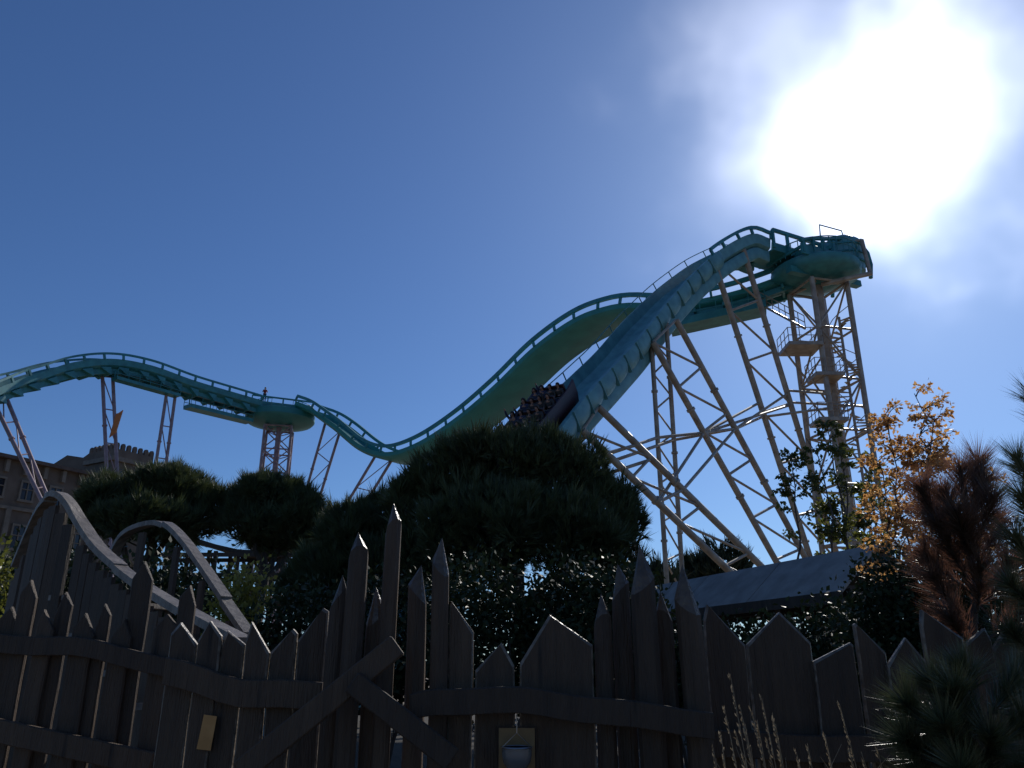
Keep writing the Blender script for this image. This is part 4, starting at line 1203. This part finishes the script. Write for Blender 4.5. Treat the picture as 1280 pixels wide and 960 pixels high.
pine_tree((-9.3, 30, 0), [bl(332, 626, 30, 44, 27), bl(372, 648, 30, 32, 28), bl(315, 656, 29.4, 36, 22), bl(350, 668, 30.4, 50, 20)],
          13000, 0.30, 'dense dome-shaped pine below the round left turntable', 9, 0.24, group=G, wid=0.08, fork=0.66)
pine_tree((-5.6, 24, 0), [bl(440, 668, 24, 40, 36), bl(478, 652, 24, 34, 32), bl(428, 720, 24, 46, 40), bl(480, 720, 23.4, 44, 50), bl(390, 735, 24.5, 36, 34)],
          14000, 0.28, 'dark bushy pine between the tall stakes and the round pine', 13, 0.2, wid=0.075, fork=0.3)
for (px, py, Y, s, lab, sd_) in [(902, 690, 62, 24, 'distant conifer showing above the shed roof', 21), (820, 722, 60, 12, 'small far conifer beside the upright truss leg', 22), (868, 712, 63, 16, 'far conifer just left of the slanted truss feet', 23)]:
    c = at(px, py, Y)
    pine_tree((c.x, c.y, 0), [bl(px, py, Y, s * 0.75, s * 0.6), bl(px + 6, py + s, Y, s * 1.2, s * 0.8), bl(px - 10, py + s * 1.4, Y, s * 1.25, s * 0.9), bl(px + 16, py + s * 1.6, Y, s, s)],
              900, 0.85, lab, sd_, 0.16, 'pine_b', 'far conifers behind the shed', wid=0.12, fork=0.5, name='conifer')

G = 'shrubs behind the fence'
for i, (px, py, Y, rx, rz, lab) in enumerate([
        (592, 762, 11, 64, 60, 'glossy dark shrub behind the two leaning stakes under the round pine'), (705, 765, 11.5, 46, 56, 'glossy dark shrub behind the widest pointed board'),
        (770, 762, 11, 48, 52, 'glossy dark shrub behind the right group of tall stakes'), (380, 790, 12, 60, 50, 'low dark shrub behind the slanted-top boards'),
        (480, 780, 12, 60, 52, 'dark shrub behind the left group of tall stakes'), (860, 822, 13, 60, 40, 'shrub in the shade of the shed roof, at its left end'),
        (960, 818, 12, 62, 34, 'glinting shrub behind the house-shaped boards'), (1050, 812, 11.5, 56, 50, 'dark shrub at the right end of the shed roof')]):
    c = at(px, py, Y)
    leafy('shrub', lab, 'shrub', (c.x, c.y, 0), [bl(px, py, Y, rx, rz), bl(px - rx * 0.4, py + rz * 0.9, Y - 0.3, rx * 0.9, rz), bl(px + rx * 0.4, py + rz * 0.8, Y + 0.3, rx, rz)], 8000, 0.085, 'gloss_leaf', 40 + i,
          stems=[(V((c.x + d, c.y, 0)), V((c.x + d * 3, c.y, c.z))) for d in (-0.1, 0.12)], stem_r=0.035, group=G, clump=0.6, fillr=0.5)
G = 'dark hedge bushes at the right'
for i, (px, py, Y, rx, rz, lab) in enumerate([(1118, 755, 10, 40, 50, 'dark hedge bush right of the shed gable'), (1180, 742, 9.5, 52, 56, 'dark hedge bush below the flare-reddened pine'), (1255, 750, 9, 56, 60, 'dark hedge bush at the right edge'), (1330, 720, 9, 60, 80, 'dark hedge bush cut off by the right edge')]):
    c = at(px, py, Y)
    leafy('hedge_bush', lab, 'bush', (c.x, c.y, 0), [bl(px, py, Y, rx, rz), bl(px - 14, py + rz, Y, rx, rz), bl(px + 14, py + rz * 1.2, Y, rx, rz)], 6500, 0.075, 'gloss_leaf', 60 + i,
          stems=[(V((c.x + d, c.y, 0)), V((c.x + d * 3, c.y, c.z))) for d in (-0.12, 0.12)], stem_r=0.035, group=G, clump=0.7, fillr=0.45)
c = at(302, 742, 16)
leafy('shrub', 'yellow-green shrub catching the sun under the left pines', 'shrub', (c.x, c.y, 0), [bl(302, 738, 16, 20, 16), bl(296, 765, 16, 30, 20)], 1500, 0.11, 'yellow_leaf', 80, stems=[(V((c.x, c.y, 0)), c)], clump=0.6)
c = at(0, 712, 12)
leafy('shrub', 'bright green shrub at the far left edge behind the footbridge', 'shrub', (c.x, c.y, 0), [bl(-6, 706, 12, 16, 14), bl(-20, 735, 12, 34, 24)], 1400, 0.09, 'leaf', 81, stems=[(V((c.x, c.y, 0)), c)], clump=0.6)
for i, (px, py, Y, rx, rz) in enumerate([(60, 725, 22, 80, 40), (200, 735, 21, 80, 30)]):
    c = at(px, py, Y)
    leafy('shrub', ['dark shrub mass seen through the left side of the footbridge', 'dark shrub seen between the two footbridge handrails'][i], 'shrub', (c.x, c.y, 0), [bl(px, py, Y, rx, rz), bl(px, py + 40, Y, rx, rz)], 4500, 0.16, 'gloss_leaf', 85 + i, stems=[(V((c.x, c.y, 0)), c)], clump=0.6)

# green thin-leaved trees in front of the stair tower
c = at(1040, 620, 21.5)
stems = [(V((c.x + d, c.y + k, 0)), at(px, py, 21.5 + k)) for d, k, px, py in ((-0.5, 0, 1008, 548), (0.0, 0.4, 1034, 534), (0.4, -0.2, 1058, 556), (0.7, 0.5, 1076, 572), (-0.9, 0.1, 988, 568), (0.9, 0.1, 1088, 610))]
spray_tree('thicket_tree', 'thin-leaved green multi-stemmed tree in front of the stair tower', 'tree', (c.x, c.y, 0), stems, 0.12, 'leaf', 90, nbr=17, blen=(0.4, 1.0), rise=0.5, start=0.5, stem_r=0.055, nl=7, droop=0.5)
c = at(1150, 600, 13)
stems = [(V((c.x + d, c.y + k, 0)), at(px, py, 13 + k)) for d, k, px, py in ((-0.35, 0, 1108, 520), (0.05, 0.2, 1143, 492), (0.35, -0.2, 1168, 520), (-0.5, 0.1, 1098, 575), (0.1, 0.3, 1130, 560))]
spray_tree('autumn_tree', 'slender orange-leaved autumn tree right of the stair tower', 'tree', (c.x, c.y, 0), stems, 0.075, 'orange_leaf', 91, nbr=30, blen=(0.35, 0.85), rise=0.35, start=0.45, stem_r=0.032, nl=7, droop=0.3)


# ------------------------------------------------------------------ long-needled young pines close by
def needle_pine(label, base, trunk_px, shoots, mt, seed, nl=0.18, per_m=2000, wid=0.0038, tr=0.03):
    rng = np.random.default_rng(seed)
    t = thing('pine_sapling', label, 'pine', base, 'young long-needled pines at the right')
    tp_ = [V(base) - UP * 0.1] + [at(*q) for q in trunk_px]
    tb = MB().tube(spline(tp_, 0.15), tr, 9, tr * 0.4); tb.build('trunk', M['bark'], t, smooth=True)
    pos = []; nr = []
    for (a, b) in shoots:
        A, B = at(*a), at(*b)
        mb = MB(); d = B - A
        pts = [A + d * u + V((0, 0, -0.10 * d.length * math.sin(math.pi * u))) + V(rng.normal(size=3)) * 0.004 for u in [i / 10 for i in range(11)]]
        mb.tube(pts, 0.011, 6, 0.004); mb.build('branch', M['bark'], t, smooth=True)
        n = int(per_m * max(0.25, d.length))
        for _ in range(n):
            u = 0.25 + 0.75 * rng.random() ** 0.6
            k = min(9, int(u * 10)); fx = u * 10 - k
            p = pts[k].lerp(pts[k + 1], min(1, fx)); tg = (pts[k + 1] - pts[k]).normalized()
            r = V(rng.normal(size=3)); r = (r - tg * r.dot(tg)).normalized()
            spr = 0.55 + 0.45 * rng.random()
            pos.append(tuple(p)); nr.append(tuple(tg * (1.0 - 0.35 * (1 - u)) + r * spr + V((0, 0, 0.12))))
    pos = np.array(pos); nr = np.array(nr)
    vs = scatter(NEEDLE * np.array([wid / nl, 1, 1]), pos, nr, nl * (0.7 + 0.5 * rng.random(len(pos))), rng)
    np_mesh('needles', vs, 3, M[mt], t)
    return t


c = at(1222, 800, 4.9)
needle_pine('long-needled pine sapling with flare-reddened needles beside the orange tree', (c.x, c.y, 0), [(1224, 860, 4.9), (1218, 740, 4.9), (1210, 650, 4.9), (1204, 600, 4.9)],
            [((1222, 780, 4.9), (1165, 720, 4.8)), ((1220, 760, 4.9), (1262, 700, 4.9)), ((1218, 730, 4.9), (1172, 655, 4.8)), ((1214, 700, 4.9), (1250, 650, 5.0)), ((1212, 680, 4.9), (1178, 615, 4.8)), ((1208, 650, 4.9), (1232, 600, 4.9)),
             ((1206, 640, 4.9), (1200, 585, 4.9)), ((1210, 670, 4.9), (1160, 640, 5.0)), ((1222, 800, 4.9), (1280, 760, 4.8)), ((1222, 810, 4.9), (1185, 770, 4.7)), ((1216, 720, 4.9), (1208, 660, 4.7)), ((1220, 770, 4.9), (1225, 705, 4.7)), ((1216, 720, 4.9), (1152, 610, 4.9)), ((1210, 690, 4.9), (1222, 575, 5.0)), ((1214, 700, 4.9), (1195, 640, 4.6)), ((1218, 740, 4.9), (1155, 690, 4.9)), ((1212, 690, 4.9), (1240, 625, 4.7))], 'flarepine', 101, nl=0.2, tr=0.035)
c = at(1318, 800, 4.3)
needle_pine('tall long-needled pine reaching in at the right edge', (c.x, c.y, 0), [(1318, 860, 4.3), (1314, 700, 4.3), (1312, 560, 4.3), (1310, 470, 4.3)],
            [((1314, 560, 4.3), (1292, 492, 4.3)), ((1316, 640, 4.3), (1272, 575, 4.3)), ((1316, 680, 4.3), (1276, 620, 4.2)), ((1316, 730, 4.3), (1268, 670, 4.3)), ((1316, 770, 4.3), (1262, 730, 4.2)), ((1316, 560, 4.3), (1325, 480, 4.3)), ((1318, 820, 4.3), (1262, 790, 4.2)), ((1318, 840, 4.3), (1282, 840, 4.1))], 'longpine', 102, tr=0.035)
c = at(1225, 900, 3.5)
needle_pine('low green pine with glinting needles in the bottom right corner', (c.x, c.y, 0), [(1226, 1000, 3.5), (1222, 900, 3.5), (1216, 840, 3.55)],
            [((1222, 930, 3.5), (1130, 880, 3.35)), ((1222, 960, 3.5), (1128, 925, 3.3)), ((1220, 900, 3.5), (1160, 850, 3.4)), ((1222, 900, 3.5), (1270, 850, 3.5)), ((1222, 940, 3.5), (1282, 900, 3.4)), ((1218, 870, 3.5), (1205, 835, 3.5)), ((1222, 960, 3.5), (1180, 905, 3.2)),
             ((1224, 980, 3.5), (1240, 920, 3.25)), ((1225, 990, 3.5), (1140, 975, 3.3)), ((1225, 1000, 3.5), (1200, 960, 3.15)), ((1225, 990, 3.5), (1285, 960, 3.3)), ((1223, 930, 3.5), (1190, 860, 3.3))], 'longpine', 103, nl=0.15, per_m=2600, tr=0.035)

# ------------------------------------------------------------------ dry grass at the fence foot
gr = np.random.default_rng(5); mb = MB(); vs = []
for (px, py) in [(912, 846), (905, 888), (924, 884), (938, 888), (951, 873), (964, 891), (1048, 880), (968, 905), (1030, 918), (1060, 935), (1095, 935), (900, 920), (918, 915), (930, 905), (945, 900), (994, 940), (1008, 930), (1075, 940), (957, 925), (890, 935)]:
    tpp = at(px, py, 3.4); bs = V((tpp.x + gr.normal() * 0.05 + 0.10, 3.4 + gr.normal() * 0.05, 0))
    pts = [bs.lerp(tpp, u) + V((0.03 * math.sin(3 * u), 0, 0)) for u in (0, 0.4, 0.75, 0.9, 1)]
    mb.tube(pts, 0.003, 5, 0.0012)
    d = (pts[-1] - pts[-2]).normalized()
    n = 34; u = gr.random(n) * 0.22
    P = np.array([tuple(tpp - d * x) for x in u]); D = np.array([tuple(d)] * n) + gr.normal(size=(n, 3)) * 0.22
    vs.append(scatter(LEAF * np.array([0.5, 1, 1]), P, D, 0.012 + 0.012 * gr.random(n), gr))
    for _ in range(3):
        q = pts[1] + V((0, 0, gr.random() * 0.3)); e_ = q + V((gr.normal() * 0.2, gr.normal() * 0.1, 0.45))
        mb.tube([q, q.lerp(e_, 0.5) + V((0, 0, 0.06)), e_], 0.0035, 4, 0.0008)
go = mb.build('dry_grass', M['straw'], None, (1.4, 3.4, 0)); tag(go, 'pale dry grass stalks at the foot of the right fence', 'grass', kind='stuff')
np_mesh('seed_heads', np.concatenate(vs), 4, M['straw'], go)
